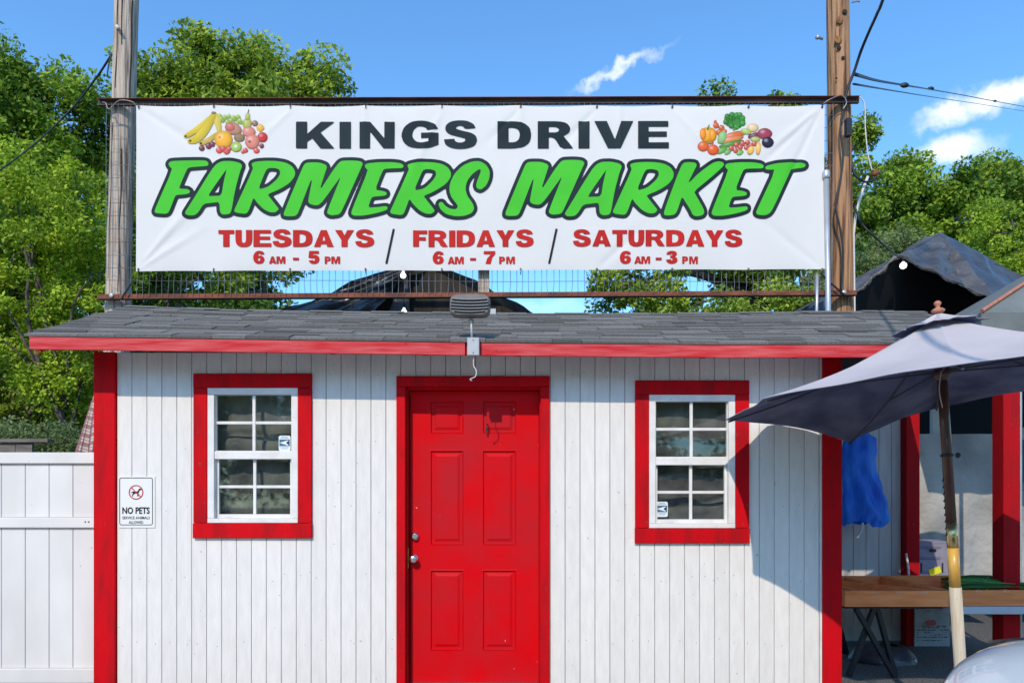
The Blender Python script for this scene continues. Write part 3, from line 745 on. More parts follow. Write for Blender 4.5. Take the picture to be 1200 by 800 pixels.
xL, xR = WX(124, ym), WX(977, ym)
x = xL
while x < xR:
    j1, j2 = random.uniform(-.006, .006), random.uniform(-.006, .006)
    zt_, zb_ = WZ(121, ym), WZ(346 - (x - xL) * .5, ym) - .01
    bul = random.uniform(-.008, .008); zq = WZ(332, ym)
    mw.tube([(x + j1, ym, zt_), (x + j1 * .3, ym, (zt_ + zb_) / 2), (x + bul, ym + .004, zq + .06), (x + bul * 1.2, ym - .006, zq), (x + j2, ym, zb_)], .0026, 4, False); x += .0605
z = WZ(133, ym)
while z > WZ(342, ym):
    pts = [(xx, ym - .003 + .004 * math.sin(xx * 3 + z * 9), z + .005 * math.sin(xx * 2.3 + z * 7) - (xx - xL) * .002) for xx in np.linspace(xL, xR, 60)]
    mw.tube(pts, .0026, 4, False); z -= .125
tag(mw.build('wire_mesh', M['wire'], fr_), kind='stuff')
MB().tube([W(142, 351, YS - .02), W(146, 344, YS - .02), W(154, 332, YS - .015)], .008, 6).build('brace_rod', M['cable'], fr_)
MB().tube([W(963, 322, YS - .03), W(975, 333, YS - .03), W(989, 345, YS - .02)], .009, 6).build('brace_rod', M['cable'], fr_)
for p_ in ((131, 346.5), (989, 342.5)):
    MB().lathe(W(*p_, YS + .018), (0, -1, 0), [(.02, 0), (.02, .014), (.01, .018)], 8).build('bolt', M['galv'], fr_)

# banner surface
BX0, BX1 = WX(161, YS), WX(965, YS); BZ0, BZ1 = WZ(319, YS), WZ(125, YS)
def bpx(X): return 600 + X * F / (YS - CAM_Y)
def bpy_(Z): return 577 - (Z - CAM_Z) * F / (YS - CAM_Y)
EY = [WX(p, YS) for p in (164, 252, 341, 429, 518, 610, 699, 787, 876, 962)]
def wrinkle(X, Z):
    """how far the vinyl stands off its plane (towards +y), metres; numpy arrays"""
    X = np.asarray(X, float); Z = np.asarray(Z, float); px = bpx(X); py = bpy_(Z)
    h = .014 * (vnoise(X * 1.3, Z * 1.1, 2) - .5) + .006 * (vnoise(X * 3.1 + 5, Z * 2.3, 4) - .5)
    def ridge(x0, y0, x1, y1, w, amp):
        dx, dy = x1 - x0, y1 - y0; L = math.hypot(dx, dy); t = ((px - x0) * dx + (py - y0) * dy) / L / L
        dd = ((px - x0) * dy - (py - y0) * dx) / L; tt = np.clip(t, 0, 1)
        win = np.clip(t * 6, 0, 1) * np.clip((1 - t) * 2.2, 0, 1)
        return 1.35 * amp * np.exp(-(dd / (w * (.35 + tt))) ** 2) * win
    for r in ((163, 317, 232, 235, 5, -.012), (163, 317, 214, 262, 4, .010), (163, 317, 250, 262, 4, -.006), (962, 127, 880, 205, 4, .010), (962, 127, 900, 180, 5, -.010),
              (962, 127, 905, 250, 4, .007), (962, 316, 870, 240, 6, .006), (163, 127, 260, 190, 6, .006), (450, 128, 540, 300, 9, .007), (520, 128, 470, 230, 6, -.006),
              (700, 128, 640, 190, 5, .006), (788, 128, 840, 190, 5, -.006), (610, 128, 560, 180, 4, .005), (345, 128, 300, 170, 4, -.005), (518, 316, 480, 250, 6, .006), (700, 316, 760, 260, 6, .005)):
        h = h + ridge(*r)
    for px0 in (428, 610, 726): h = h - .006 * np.exp(-((px - px0) / 2.5) ** 2) * np.clip((200 - py) / 60, 0, 1)
    e = (np.abs(np.sin((X - EY[0]) / (EY[1] - EY[0]) * math.pi)))
    h = h + .009 * e * np.exp(-np.abs(Z - BZ1) / .06) + .009 * e * np.exp(-np.abs(Z - BZ0) / .06)
    return h
def on_banner(X, Z, off):
    return np.stack([X, YS - .024 - off + wrinkle(X, Z), Z], -1)
ban = thing('banner', ((BX0 + BX1) / 2, YS, BZ0), 'long white vinyl farmers market banner with green brush lettering above the roof', 'banner')
nu, nv = 340, 84
U, V_ = np.meshgrid(np.linspace(0, 1, nu + 1), np.linspace(0, 1, nv + 1))
XX = BX0 + (BX1 - BX0) * U
sag = .010 * np.abs(np.sin((XX - EY[0]) / (EY[1] - EY[0]) * math.pi))
ZB = BZ0 + sag * .6 + (XX - BX0) * .003; ZT = BZ1 - sag
ZZ = ZB + (ZT - ZB) * V_
pts = on_banner(XX.ravel(), ZZ.ravel(), 0)
i, j = np.meshgrid(np.arange(nu), np.arange(nv)); q = (j * (nu + 1) + i).ravel()
fs = np.stack([q, q + 1, q + nu + 2, q + nu + 1], 1).tolist()
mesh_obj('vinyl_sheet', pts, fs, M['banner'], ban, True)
ey = MB()
for xx in EY:
    for zz in (BZ1 - .02, BZ0 + .022):
        ey.lathe((xx, YS - .028, zz), (0, -1, 0), [(.012, 0), (.012, .003), (.006, .003)], 10)
tag(ey.build('eyelets', M['wire'], ban), kind='stuff')
tie = MB()
for xx in EY:
    tie.tube([(xx, YS - .034, BZ1 - .025), (xx + .004, YS - .042, BZ1 + .0), (xx, YS - .008, BZ1 + .03)], .0045, 5)
    tie.tube([(xx, YS - .034, BZ0 + .028), (xx + .003, YS - .040, BZ0), (xx, YS + .004, BZ0 - .02)], .0045, 5)
tag(tie.build('cable_ties', M['cable'], ban), kind='stuff')

# lettering traced from the banner
def chaikin(P, it=1):
    P = np.array(P, float)
    for _ in range(it):
        Q = np.roll(P, -1, 0); P = np.stack([P * .8 + Q * .2, P * .2 + Q * .8], 1).reshape(-1, 2)
    return P
def inside_poly(P, x, y):
    r = np.zeros(x.shape, bool); n = len(P)
    for i in range(n):
        x0, y0 = P[i]; x1, y1 = P[(i + 1) % n]
        if y0 == y1: continue
        c_ = ((y0 > y) != (y1 > y)) & (x < (x1 - x0) * (y - y0) / (y1 - y0) + x0); r ^= c_
    return r
def sdf_letters(letters, gx, gy):
    """letters: list of (outer, [holes]); negative inside"""
    best = np.full(gx.shape, 1e9)
    for outer, holes in letters:
        ins = inside_poly(outer, gx, gy); d2 = np.full(gx.shape, 1e9)
        for P in [outer] + holes:
            if P is not outer: ins &= ~inside_poly(P, gx, gy)
            n = len(P)
            for i in range(n):
                x0, y0 = P[i]; x1, y1 = P[(i + 1) % n]; dx, dy = x1 - x0, y1 - y0; L = dx * dx + dy * dy + 1e-12
                t = np.clip(((gx - x0) * dx + (gy - y0) * dy) / L, 0, 1)
                d2 = np.minimum(d2, (gx - x0 - t * dx) ** 2 + (gy - y0 - t * dy) ** 2)
        d = np.sqrt(d2); best = np.minimum(best, np.where(ins, -d, d))
    return best
def contour_mesh(D, xs_, ys_, level):
    S_ = D - level; ny, nx_ = S_.shape; ins = S_ < 0; vid = {}; V = []; Fc = []
    def corner(i, j):
        k = (i, j)
        if k not in vid: vid[k] = len(V); V.append((xs_[i], ys_[j]))
        return vid[k]
    def edge(i0, j0, i1, j1):
        k = (i0, j0, i1, j1) if (i0, j0) < (i1, j1) else (i1, j1, i0, j0)
        if k not in vid:
            a, b = S_[j0, i0], S_[j1, i1]; t = a / (a - b)
            vid[k] = len(V); V.append((xs_[i0] + (xs_[i1] - xs_[i0]) * t, ys_[j0] + (ys_[j1] - ys_[j0]) * t))
        return vid[k]
    cnt = ins[:-1, :-1].astype(int) + ins[1:, :-1] + ins[:-1, 1:] + ins[1:, 1:]
    for j, i in zip(*np.nonzero(cnt)):
        c4 = [(i, j), (i + 1, j), (i + 1, j + 1), (i, j + 1)]; f = []
        for k in range(4):
            a, b = c4[k], c4[(k + 1) % 4]; ia, ib = ins[a[1], a[0]], ins[b[1], b[0]]
            if ia: f.append(corner(*a))
            if ia != ib: f.append(edge(*a, *b))
        if len(f) >= 3: Fc.append(tuple(f))
    return np.array(V), Fc
def print_words(name, letters, level, cell, m, off):
    A = np.concatenate([l[0] for l in letters]); pad = level + 2 * cell
    xs_ = np.arange(A[:, 0].min() - pad, A[:, 0].max() + pad, cell); ys_ = np.arange(A[:, 1].min() - pad, A[:, 1].max() + pad, cell)
    gx, gy = np.meshgrid(xs_, ys_); D = np.full(gx.shape, 1e9)
    for l in letters:       # only the neighbourhood of each letter
        lo, hi = l[0].min(0) - pad - 2, l[0].max(0) + pad + 2
        i0, i1 = np.searchsorted(xs_, (lo[0], hi[0])); j0, j1 = np.searchsorted(ys_, (lo[1], hi[1]))
        s_ = (slice(j0, j1), slice(i0, i1)); D[s_] = np.minimum(D[s_], sdf_letters([l], gx[s_], gy[s_]))
    V, Fc = contour_mesh(D, xs_, ys_, level)
    X = (V[:, 0] - 600) / F * (YS - CAM_Y); Z = CAM_Z + (577 - V[:, 1]) / F * (YS - CAM_Y)
    return mesh_obj(name, on_banner(X, Z, off), [f for f in Fc], m, ban, True)
BR = {   # brush letters, traced outlines
 'F': [[(232,125),(255,102),(420,96),(600,94),(650,100),(672,130),(660,155),(600,160),(455,172),(430,200),(345,398),(365,405),(440,408),(472,432),(455,458),(400,468),(310,474),(290,520),(235,660),(205,680),(90,672),(75,655),(85,620),(275,190),(245,165),(230,140)]],
 'A': [[(415,670),(430,640),(700,200),(760,130),(820,102),(920,100),(1010,120),(1042,150),(1010,230),(960,420),(920,650),(900,682),(830,690),(795,665),(788,550),(720,558),(615,570),(560,660),(520,695),(450,700),(418,685)],
       [(866,185),(855,208),(740,370),(662,486),(720,485),(812,481),(835,330),(866,205)]],
 'R': [[(245,128),(290,108),(400,100),(520,102),(620,118),(690,155),(727,215),(722,270),(670,340),(560,410),(425,466),(440,490),(535,610),(548,630),(510,665),(450,665),(380,630),(310,560),(272,505),(262,520),(215,650),(185,682),(80,668),(55,650),(68,615),(265,185),(258,165)],
       [(320,412),(400,215),(430,180),(500,178),(555,195),(565,240),(530,300),(450,370),(400,395)]],
 'M': [[(600,690),(605,660),(800,190),(830,130),(870,115),(990,115),(1060,140),(1075,165),(1060,210),(986,442),(1141,200),(1206,115),(1241,95),(1361,92),(1441,100),(1471,125),(1441,190),(1241,640),(1211,685),(1121,698),(1076,675),(1081,640),(1231,262),(1211,290),(1031,540),(981,585),(930,585),(885,570),(868,545),(880,480),(915,292),(890,330),(760,670),(730,705),(640,708),(605,700)]],
 'E': [[(545,150),(570,125),(700,112),(850,112),(950,125),(978,155),(960,178),(870,180),(760,185),(735,225),(660,415),(740,425),(785,440),(790,465),(760,480),(630,490),(610,530),(585,610),(680,605),(780,592),(803,608),(790,635),(700,665),(540,698),(430,700),(400,680),(405,640),(585,200),(560,180)]],
 'S': [[(415,570),(430,548),(460,548),(490,590),(540,620),(600,630),(630,605),(620,575),(560,500),(535,430),(540,350),(590,240),(680,150),(780,105),(870,100),(940,140),(980,210),(975,290),(940,370),(880,415),(840,400),(828,370),(840,320),(880,220),(880,190),(850,195),(780,250),(730,320),(710,400),(730,480),(790,560),(810,620),(780,670),(700,700),(600,705),(500,680),(440,630)]],
 'K': [[(255,680),(260,640),(440,160),(475,118),(530,112),(600,118),(618,145),(595,190),(510,360),(640,230),(790,120),(850,102),(905,112),(918,140),(890,175),(760,290),(585,432),(610,480),(690,620),(700,665),(680,695),(610,708),(570,690),(550,640),(455,488),(440,530),(400,650),(370,690),(300,700),(262,695)]],
 'T': [[(568,170),(590,148),(700,122),(850,110),(960,112),(1010,125),(1018,148),(990,170),(860,182),(845,210),(660,610),(620,670),(570,692),(490,685),(470,665),(480,630),(685,190),(600,195),(570,185)]]}
def br(ch, x0, dx=0, dy=0):
    L = [chaikin(np.array(p, float)) for p in BR[ch]]
    L = [np.stack([x0 + (p[:, 0] + dx) / 9.408, 180 + (p[:, 1] + dy) / 9.408], 1) for p in L]
    return (L[0], L[1:])
w1 = [br('F', 175), br('A', 175), br('R', 270), br('M', 270), br('E', 370), br('R', 470, -172, 12), br('S', 470)]
w2 = [br('M', 580, -485, -6), br('A', 670, -493, 8), br('R', 670, 390, 12), br('K', 750), br('E', 835, -420, 0), br('T', 835)]
for w_ in (w1, w2):
    print_words('word_outline', w_, 4.1, 1.15, M['dark_print'], .004)
    print_words('printed_word', w_, 0, .9, M['green_print'], .007)
GR = {   # wide grotesque capitals, height 156
 'K': [[(0,0),(65,0),(65,72),(145,0),(227,0),(142,62),(225,156),(143,156),(95,97),(65,117),(65,156),(0,156)]],
 'I': [[(0,0),(67,0),(67,156),(0,156)]],
 'N': [[(0,0),(62,0),(145,97),(145,0),(205,0),(205,156),(140,156),(62,57),(62,156),(0,156)]],
 'G': [[(217,42),(197,14),(152,-3),(107,-6),(57,2),(17,32),(0,77),(12,117),(47,147),(107,158),(162,155),(219,134),(219,65),(117,65),(117,97),(160,97),(160,117),(122,124),(87,117),(67,92),(66,72),(74,47),(97,28),(122,28),(144,34),(154,50)]],
 'S': [[(185,37),(172,12),(132,-6),(82,-8),(37,0),(10,22),(8,52),(32,74),(82,87),(122,97),(124,112),(107,122),(82,122),(64,114),(62,100),(0,104),(7,132),(37,152),(82,160),(132,157),(177,142),(194,112),(187,82),(157,64),(102,52),(72,42),(72,30),(92,22),(112,27),(122,42)]],
 'D': [[(0,0),(100,0),(155,9),(190,37),(198,79),(188,122),(150,149),(95,156),(0,156)], [(65,37),(95,37),(122,47),(132,77),(124,107),(100,121),(65,121)]],
 'R': [[(0,0),(125,0),(170,10),(192,37),(185,64),(150,84),(175,112),(207,156),(137,156),(105,104),(85,92),(65,92),(65,156),(0,156)], [(65,32),(110,32),(127,48),(115,64),(65,64)]],
 'V': [[(0,0),(73,0),(120,105),(157,0),(227,0),(153,156),(80,156)]],
 'E': [[(0,0),(177,0),(177,32),(62,32),(62,60),(168,60),(168,90),(62,90),(62,122),(180,122),(180,156),(0,156)]],
 'T': [[(0,0),(160,0),(160,36),(112,36),(112,156),(48,156),(48,36),(0,36)]],
 'U': [[(0,0),(63,0),(63,98),(70,114),(85,122),(100,114),(107,98),(107,0),(170,0),(170,95),(158,135),(125,155),(85,160),(45,155),(12,135),(0,95)]],
 'A': [[(70,0),(130,0),(200,156),(135,156),(125,130),(74,130),(64,156),(0,156)], [(99,45),(115,98),(84,98)]],
 'Y': [[(0,0),(70,0),(97,50),(124,0),(192,0),(128,92),(128,156),(65,156),(65,92)]],
 'F': [[(0,0),(150,0),(150,34),(63,34),(63,62),(135,62),(135,95),(63,95),(63,156),(0,156)]],
 'P': [[(0,0),(110,0),(150,12),(170,48),(155,85),(110,100),(63,100),(63,156),(0,156)], [(63,33),(95,33),(108,50),(95,67),(63,67)]],
 'M': [[(0,0),(80,0),(112,95),(145,0),(225,0),(225,156),(172,156),(172,45),(132,156),(92,156),(53,45),(53,156),(0,156)]],
 '6': [[(135,42),(125,12),(80,-3),(40,5),(12,35),(0,80),(10,130),(40,155),(78,160),(118,148),(138,110),(125,72),(90,55),(60,66),(62,46),(72,32),(84,34),(88,46)], [(70,84),(84,93),(86,112),(72,128),(58,115),(57,95)]],
 '5': [[(15,0),(130,0),(130,35),(62,35),(58,52),(95,48),(130,68),(138,105),(120,145),(75,160),(30,152),(5,118),(60,112),(72,125),(85,108),(72,86),(58,92),(5,82)]],
 '7': [[(0,0),(135,0),(135,35),(100,75),(80,156),(20,156),(40,90),(85,37),(0,37)]],
 '3': [[(5,45),(15,12),(70,-3),(120,10),(130,45),(105,72),(135,95),(132,135),(90,160),(40,158),(5,130),(0,110),(54,103),(66,122),(80,108),(72,90),(50,88),(50,60),(72,55),(75,42),(66,32),(56,47)]],
 '-': [[(0,75),(80,75),(80,108),(0,108)]]}
ROUND = set('GSDRUP653')
def gr(ch, x0, x1, y0, y1):
    P = [np.array(p, float) for p in GR[ch]]; w = P[0][:, 0].max()
    if ch in ROUND:
        def soft(p):
            out = []; n = len(p)
            for i in range(n):
                a_, b_, c_ = p[i - 1], p[i], p[(i + 1) % n]; u = b_ - a_; v = c_ - b_
                ang = math.degrees(math.acos(max(-1, min(1, float(np.dot(u, v)) / (np.linalg.norm(u) * np.linalg.norm(v) + 1e-9)))))
                if 4 < ang < 62: out += [b_ - u * .22, b_ + v * .22]
                else: out.append(b_)
            return np.array(out)
        P = [soft(p) for p in P]
    P = [np.stack([x0 + p[:, 0] / w * (x1 - x0), y0 + p[:, 1] / 156 * (y1 - y0)], 1) for p in P]
    return (P[0], P[1:])
def row(s, xs_, y0, y1): return [gr(c_, a_, b_, y0, y1) for c_, (a_, b_) in zip(s, xs_)]
print_words('printed_word', row('KINGS', [(348, 393.2), (398.6, 412), (422, 463), (470.5, 514.3), (520.5, 559.5)], 144.5, 175.7), 0, .75, M['dark_print'], .006)
print_words('printed_word', row('DRIVE', [(583, 622.6), (630, 671.3), (677.5, 690.5), (696, 741.5), (747, 783)], 144, 175.8), 0, .75, M['dark_print'], .006)
def spread(s, x0, x1, gap=1.4):
    ws = [GR[c_][0] and max(p[0] for p in GR[c_][0]) for c_ in s]; k = (x1 - x0 - gap * (len(s) - 1)) / sum(ws); out = []; x = x0
    for w in ws: out.append((x, x + w * k)); x += w * k + gap
    return out
print_words('printed_word', row('TUESDAYS', spread('TUESDAYS', 257.5, 439.5), 271, 290.6), 0, .55, M['red_print'], .006)
print_words('printed_word', row('FRIDAYS', spread('FRIDAYS', 484.5, 625.5), 271, 290.2), 0, .55, M['red_print'], .006)
print_words('printed_word', row('SATURDAYS', spread('SATURDAYS', 671, 869.5), 271, 290), 0, .55, M['red_print'], .006)
for (x6, xa, xm, xd, xn, xp, xm2, dgt) in ((298, 316.5, 325, 344.5, 362, 381.5, 389, '5'), (507, 524.8, 533, 551, 567, 585, 593, '7'), (725.5, 742.5, 750.5, 767.5, 779.5, 798.5, 806.5, '3')):
    L_ = [gr('6', x6, x6 + 13.5, 295.3, 310), gr('A', xa, xa + 8.6, 301.8, 310.2), gr('M', xm + .3, xm + 10.6, 301.8, 310.2), gr('-', xd, xd + 7, 296.5, 310.5),
          gr(dgt, xn, xn + 13.5, 295.3, 310), gr('P', xp, xp + 7, 301.8, 310.2), gr('M', xm2 + .2, xm2 + 10.4, 301.8, 310.2)]
    for g1_ in L_: print_words('printed_figure', [g1_], 0, .5, M['red_print'], .006)
for (a_, b_) in ((453.3, 462), (643.3, 652)):
    P = np.array([(a_ - 1.3, 310), (a_ + 1.3, 310), (b_ + 1.3, 269.5), (b_ - 1.3, 269.5)])
    print_words('printed_slash', [(P, [])], 0, .6, M['black_print'], .006)

# printed fruit and vegetable pictures, colours stored per vertex on a sheet flush with the vinyl
def picture(name, box_px, draw, cell=.42):
    x0, y0, x1, y1 = box_px; xs_ = np.arange(x0, x1, cell); ys_ = np.arange(y0, y1, cell); gx, gy = np.meshgrid(xs_, ys_)
    rgb = np.ones(gx.shape + (3,)) * .74; al = np.zeros(gx.shape)
    def ell(cx_, cy_, rx, ry, col, rot=0, hl=.35, dark=.45, pw=2., tex=0):
        c_, s_ = math.cos(rad(rot)), math.sin(rad(rot)); u = ((gx - cx_) * c_ + (gy - cy_) * s_) / rx; v = (-(gx - cx_) * s_ + (gy - cy_) * c_) / ry
        r = (np.abs(u) ** pw + np.abs(v) ** pw) ** (1 / pw); m_ = r < 1
        sh_ = np.clip(1 - dark * np.clip(r, 0, 1) ** 3 + .12 * (-u - v), .2, 1.3)[..., None] * (1 + tex * (vnoise(gx * 1.1, gy * 1.1, 9) - .5))[..., None]
        h_ = np.clip(1 - np.hypot(u + .3, v + .35) / .45, 0, 1)[..., None] * hl
        c3 = np.array(col) * sh_; c3 = c3 * (1 - h_) + h_ * .85
        rgb[m_] = c3[m_]; al[m_] = 1
    draw(ell)
    k = al > 0; V = np.stack([gx, gy], -1)
    # keep cells whose four corners are painted
    kk = k[:-1, :-1] & k[1:, :-1] & k[:-1, 1:] & k[1:, 1:]
    used = np.zeros(k.shape, bool); used[:-1, :-1] |= kk; used[1:, :-1] |= kk; used[:-1, 1:] |= kk; used[1:, 1:] |= kk
    idx = -np.ones(k.shape, int); idx[used] = np.arange(used.sum()); P = V[used]
    X = (P[:, 0] - 600) / F * (YS - CAM_Y); Z = CAM_Z + (577 - P[:, 1]) / F * (YS - CAM_Y)
    jj, ii = np.nonzero(kk); fc = np.stack([idx[jj + 1, ii], idx[jj + 1, ii + 1], idx[jj, ii + 1], idx[jj, ii]], 1).tolist()
    m = bpy.data.materials.get('printed picture')
    if m is None:
        m = bpy.data.materials.new('printed picture'); m.use_nodes = True; b = m.node_tree.nodes['Principled BSDF']; b.inputs['Roughness'].default_value = .6; b.inputs['Specular IOR Level'].default_value = .08
        at = m.node_tree.nodes.new('ShaderNodeAttribute'); at.attribute_name = 'print'; m.node_tree.links.new(at.outputs['Color'], b.inputs['Base Color'])
    o = mesh_obj(name, on_banner(X, Z, .005), fc, m, ban, True)
    ca = o.data.color_attributes.new('print', 'FLOAT_COLOR', 'POINT'); c4 = np.ones((len(P), 4)); c4[:, :3] = rgb[used]; ca.data.foreach_set('color', c4.ravel())
def fruit(e):
    Y = (.72, .52, .06)
    def banana(x0, y0, x1, y1, bow, r, col=Y):
        for t in np.linspace(0, 1, 46):
            x = x0 + (x1 - x0) * t; y = y0 + (y1 - y0) * t + bow * 4 * t * (1 - t); rr_ = r * (.42 + .58 * math.sin(math.pi * min(1, .12 + t * .86)) ** .7)
            c_ = np.array(col) * (.8 + .25 * math.sin(t * 3)); e(x, y, rr_, rr_, c_, 0, .25, .25)
        e(x0, y0, 1.4, 1.2, (.06, .05, .02), 0, 0)
    for q in range(22):
        e(259 + (q * 7.3) % 26, 137.5 + (q * 3.7) % 9, 2.6, 2.6, (.36, .48, .10), 0, .5)
    banana(219, 161.5, 251, 136, 3, 3.6); banana(253, 136, 259, 158, -3, 4.2, (.66, .50, .10)); banana(224.5, 167, 252.5, 137, 7, 5); banana(237, 170, 256, 158, 2, 3.4, (.62, .42, .10))
    e(252, 134.5, 3, 2, (.25, .2, .08), 0, 0)
    e(291, 147, 5.2, 7.5, (.42, .45, .10), 8, .3); e(291.5, 138.5, 3, 5, (.42, .43, .12), 8, .2); e(292.3, 132, .7, 3, (.12, .1, .05), 10, 0)
    e(275, 153, 10.2, 7.2, (.5, .24, .16), 18, .3); e(271, 151, 6, 4.5, (.60, .16, .14), 18, .25)
    e(300, 146.5, 4, 3.6, (.3, .16, .12)); e(306.5, 152, 5, 5, (.78, .42, .06), 0, .2, .3, 1.4, .5)
    e(282, 163.5, 6.5, 5, (.30, .19, .10), 0, .1, .5, 2, .5)
    e(293, 156.5, 8, 6.2, (.66, .25, .18), 0, .35); e(309, 163, 6.2, 6, (.58, .05, .05), 0, .3, .5, 2, .6); e(297, 168, 8.6, 9, (.70, .24, .18), 0, .35); e(294, 168, 1.6, 1.6, (.25, .12, .08), 0, 0)
    e(263.5, 165.5, 10.8, 10.4, (.85, .42, .05), 0, .3); e(259, 163, 1.3, 1.1, (.45, .2, .03), 0, 0)
    e(278.3, 174, 6.7, 6.2, (.33, .30, .12), 0, 0, .2); e(278.3, 174, 5.7, 5.2, (.36, .52, .12), 0, 0, .2); e(278, 173.6, 2.1, 1.9, (.75, .8, .55), 0, 0)
    for x, y, r in ((238, 175.5, 3.6), (246, 173, 3.8), (250.5, 171, 3.4), (308, 173, 3.0)): e(x, y, r, r, (.20, .05, .08), 0, .35)
    for x, y, r in ((258.5, 178, 4.2), (267, 179, 4.4), (263, 176, 3.5), (270, 176.5, 3), (289, 178, 3.4), (302, 178.5, 3.8), (286, 180, 2.4)): e(x, y, r, r * .9, (.66, .10, .08), 0, .45)
picture('printed_fruit', (214, 127, 320, 186), fruit)
def veg(e):
    e(860, 148, 3.2, 7.5, (.25, .42, .12), 10, .1)
    for q in range(34):
        a_ = q * 2.4; r_ = 1.9 * math.sqrt(q); e(860 + r_ * math.cos(a_) * 1.02, 143 + r_ * math.sin(a_) * .72, 3.6, 3.2, (.05, .20 + .05 * (q % 3), .045), 0, .15, .5, 2, .6)
    e(881, 151.5, 7, 5, (.78, .55, .3), 0, .4); 
    for x, y, r in ((838, 149, 3.6), (844.5, 152, 3.7), (842, 157, 4), (848, 156, 3), (837, 144.5, 2)): e(x, y, r, r, (.62, .12, .04), 0, .35)
    e(829, 160, 10, 8.8, (.85, .36, .03), 0, .25, .45, 2.4, .4); e(822.5, 159, 3.8, 7, (.86, .28, .03), 0, .2); e(834, 160, 4, 7.5, (.86, .32, .03), 0, .25); e(829, 151.5, 1.2, 4, (.12, .22, .05), 20, 0)
    e(884, 161, 9, 4, (.20, .05, .09), -10, .2); e(895, 158.5, 9, 6.6, (.36, .06, .09), 0, .35); e(898.5, 168.5, 7.2, 6.4, (.03, .025, .05), 0, .4)
    e(858, 161, 16, 4.4, (.70, .16, .05), -16, .3); e(855, 165.5, 16, 3.6, (.74, .25, .10), -12, .35); e(873, 156, 6.5, 3.4, (.42, .52, .14), 15, .3); e(884, 165, 6, 3, (.4, .5, .15), 0, .3)
    e(845, 163, 5, 8, (.3, .5, .2), 20, .1)
    e(856, 170.5, 15.5, 3.2, (.10, .27, .05), -14, .25); e(845, 178, 7, 3.2, (.15, .38, .08), -30, .3); e(852, 179.5, 5, 3, (.18, .42, .10), -40, .3); e(866, 180.5, 4.5, 3, (.2, .45, .1), -20, .3)
    e(823, 173.5, 6.8, 6, (.74, .14, .04), 0, .35); e(834.5, 177.5, 7, 6.4, (.76, .12, .03), 0, .35); e(831, 169, 5, 2, (.4, .2, .05), 0, 0)
    for x, y in ((856, 175.5), (862, 171.5), (866.5, 174.5), (869, 170), (873.5, 174.5), (879, 172), (875, 168.5), (861, 178), (883, 170)): e(x, y, 3.1, 3.1, (.60, .10, .07), 0, .55)
    e(878.5, 178, 4, 5.5, (.84, .46, .10), 30, .4); e(887.5, 175.5, 3.3, 8, (.86, .48, .12), 5, .4)
picture('printed_vegetables', (814, 131, 912, 188), veg)

# ------------------------------------------------------------------ conduit, cables
cd = thing('service_conduit', W(969, 365, YS - .03), 'grey steel conduit running up beside the right-hand pole', 'conduit')
MB().tube([W(970.5, 700, YS - .03), W(970.5, 366, YS - .03), W(968, 203, YS - .03)], .026, 12).build('conduit_pipe', M['galv'], cd, True)
MB().lathe(W(968, 206, YS - .03), (0, 0, 1), [(.032, -.03), (.036, -.01), (.036, .03), (.028, .05), (.01, .055)], 14).build('conduit_cap', M['galv'], cd, True)
MB().tube([W(957, 700, YS - .01), W(957, 366, YS - .01), W(957.5, 322, YS - .01)], .016, 8).build('thin_pipe', M['galv'], cd, True)
MB().tube([W(1001, 700, YP - .02), W(1001, 366, YP - .02), W(1000, 275, YP - .02), W(1003, 250, YP - .02), W(1010, 225, YP - .03), W(1017, 207, YP - .03)], .014, 8).build('side_pipe', M['cable_white'], cd, True)
def cable(pts, r, m, label, group='cables at the sign poles', n=8, name='cable'):
    return tag(MB().tube(catmull(pts, n), r, 6).build(name, M[m], None, True), label, 'cable', group)
cable([W(131, 64, YP), W(110, 95, YP + .4), W(75, 137, YP + 1.2), W(20, 185, YP + 2.6), W(-80, 255, YP + 5)], .011, 'cable', 'black cable dropping leftwards from the grey pole in front of the trees')
cable([W(131, 64, YP), W(127.5, 75, YP - .02), W(125.5, 90, YP - .02)], .007, 'cable', 'short black cable tail hanging by the grey pole')
cable([W(990, 122, YS - .02), W(993, 105, YS - .03), W(1001, 84, YS - .06), W(1009, 60, YS - .15), W(1019, 36, YS - .4), W(1028, 16, YS - .65), W(1038, -10, YS - .95), (2.62, -.6, 5.5), (2.05, -2.2, 5.1), (1.36, -3.97, 4.90), (.58, -6.47, 5.67), (-.8, -11, 7.5)], .014, 'cable', 'thick black cable curving up out of frame from the brown pole')
cable([W(989, 120, YS - .01), W(985, 150, YS - .01), W(988, 185, YS - .01), W(984, 215, YS - .01), W(979, 240, YS - .01), W(985, 270, YS - .01), W(988, 300, YS - .01), W(986, 342, YS - .01)], .010, 'cable', 'black cable winding down the front of the brown pole')
cable([W(997, 185, YP - .05), W(1002, 205, YP - .08), W(1013, 213, YP - .08), W(1023, 211, YP - .08), W(1028, 204, YP - .08)], .012, 'cable', 'black looped cable hanging on the right of the brown pole')
cable([W(1001, 240, YP - .05), W(1010, 262, YP - .1), W(1030, 282, YP - .05), W(1050, 299, YP + .8), W(1058, 303, 3.1)], .010, 'cable', 'grey cable slanting from the brown pole down to the black tarp roof')
cable([W(1003, 112, YP - .05), W(1010, 116, YP - .05), W(1013.5, 125, YP - .05), W(1014, 150, YP - .05), W(1017, 180, YP - .05), W(1022, 200, YP - .05)], .006, 'cable_white', 'white cable loop hanging from the right end of the top beam')
cable([W(120, 120, YS - .01), W(124, 121, YS - .03), W(128, 128, YS - .03), W(140, 118, YS - .04), W(156, 120, YS - .03), W(160, 127, YS - .01)], .006, 'wire', 'twisted tie wire wrapped round the grey pole under the top beam')
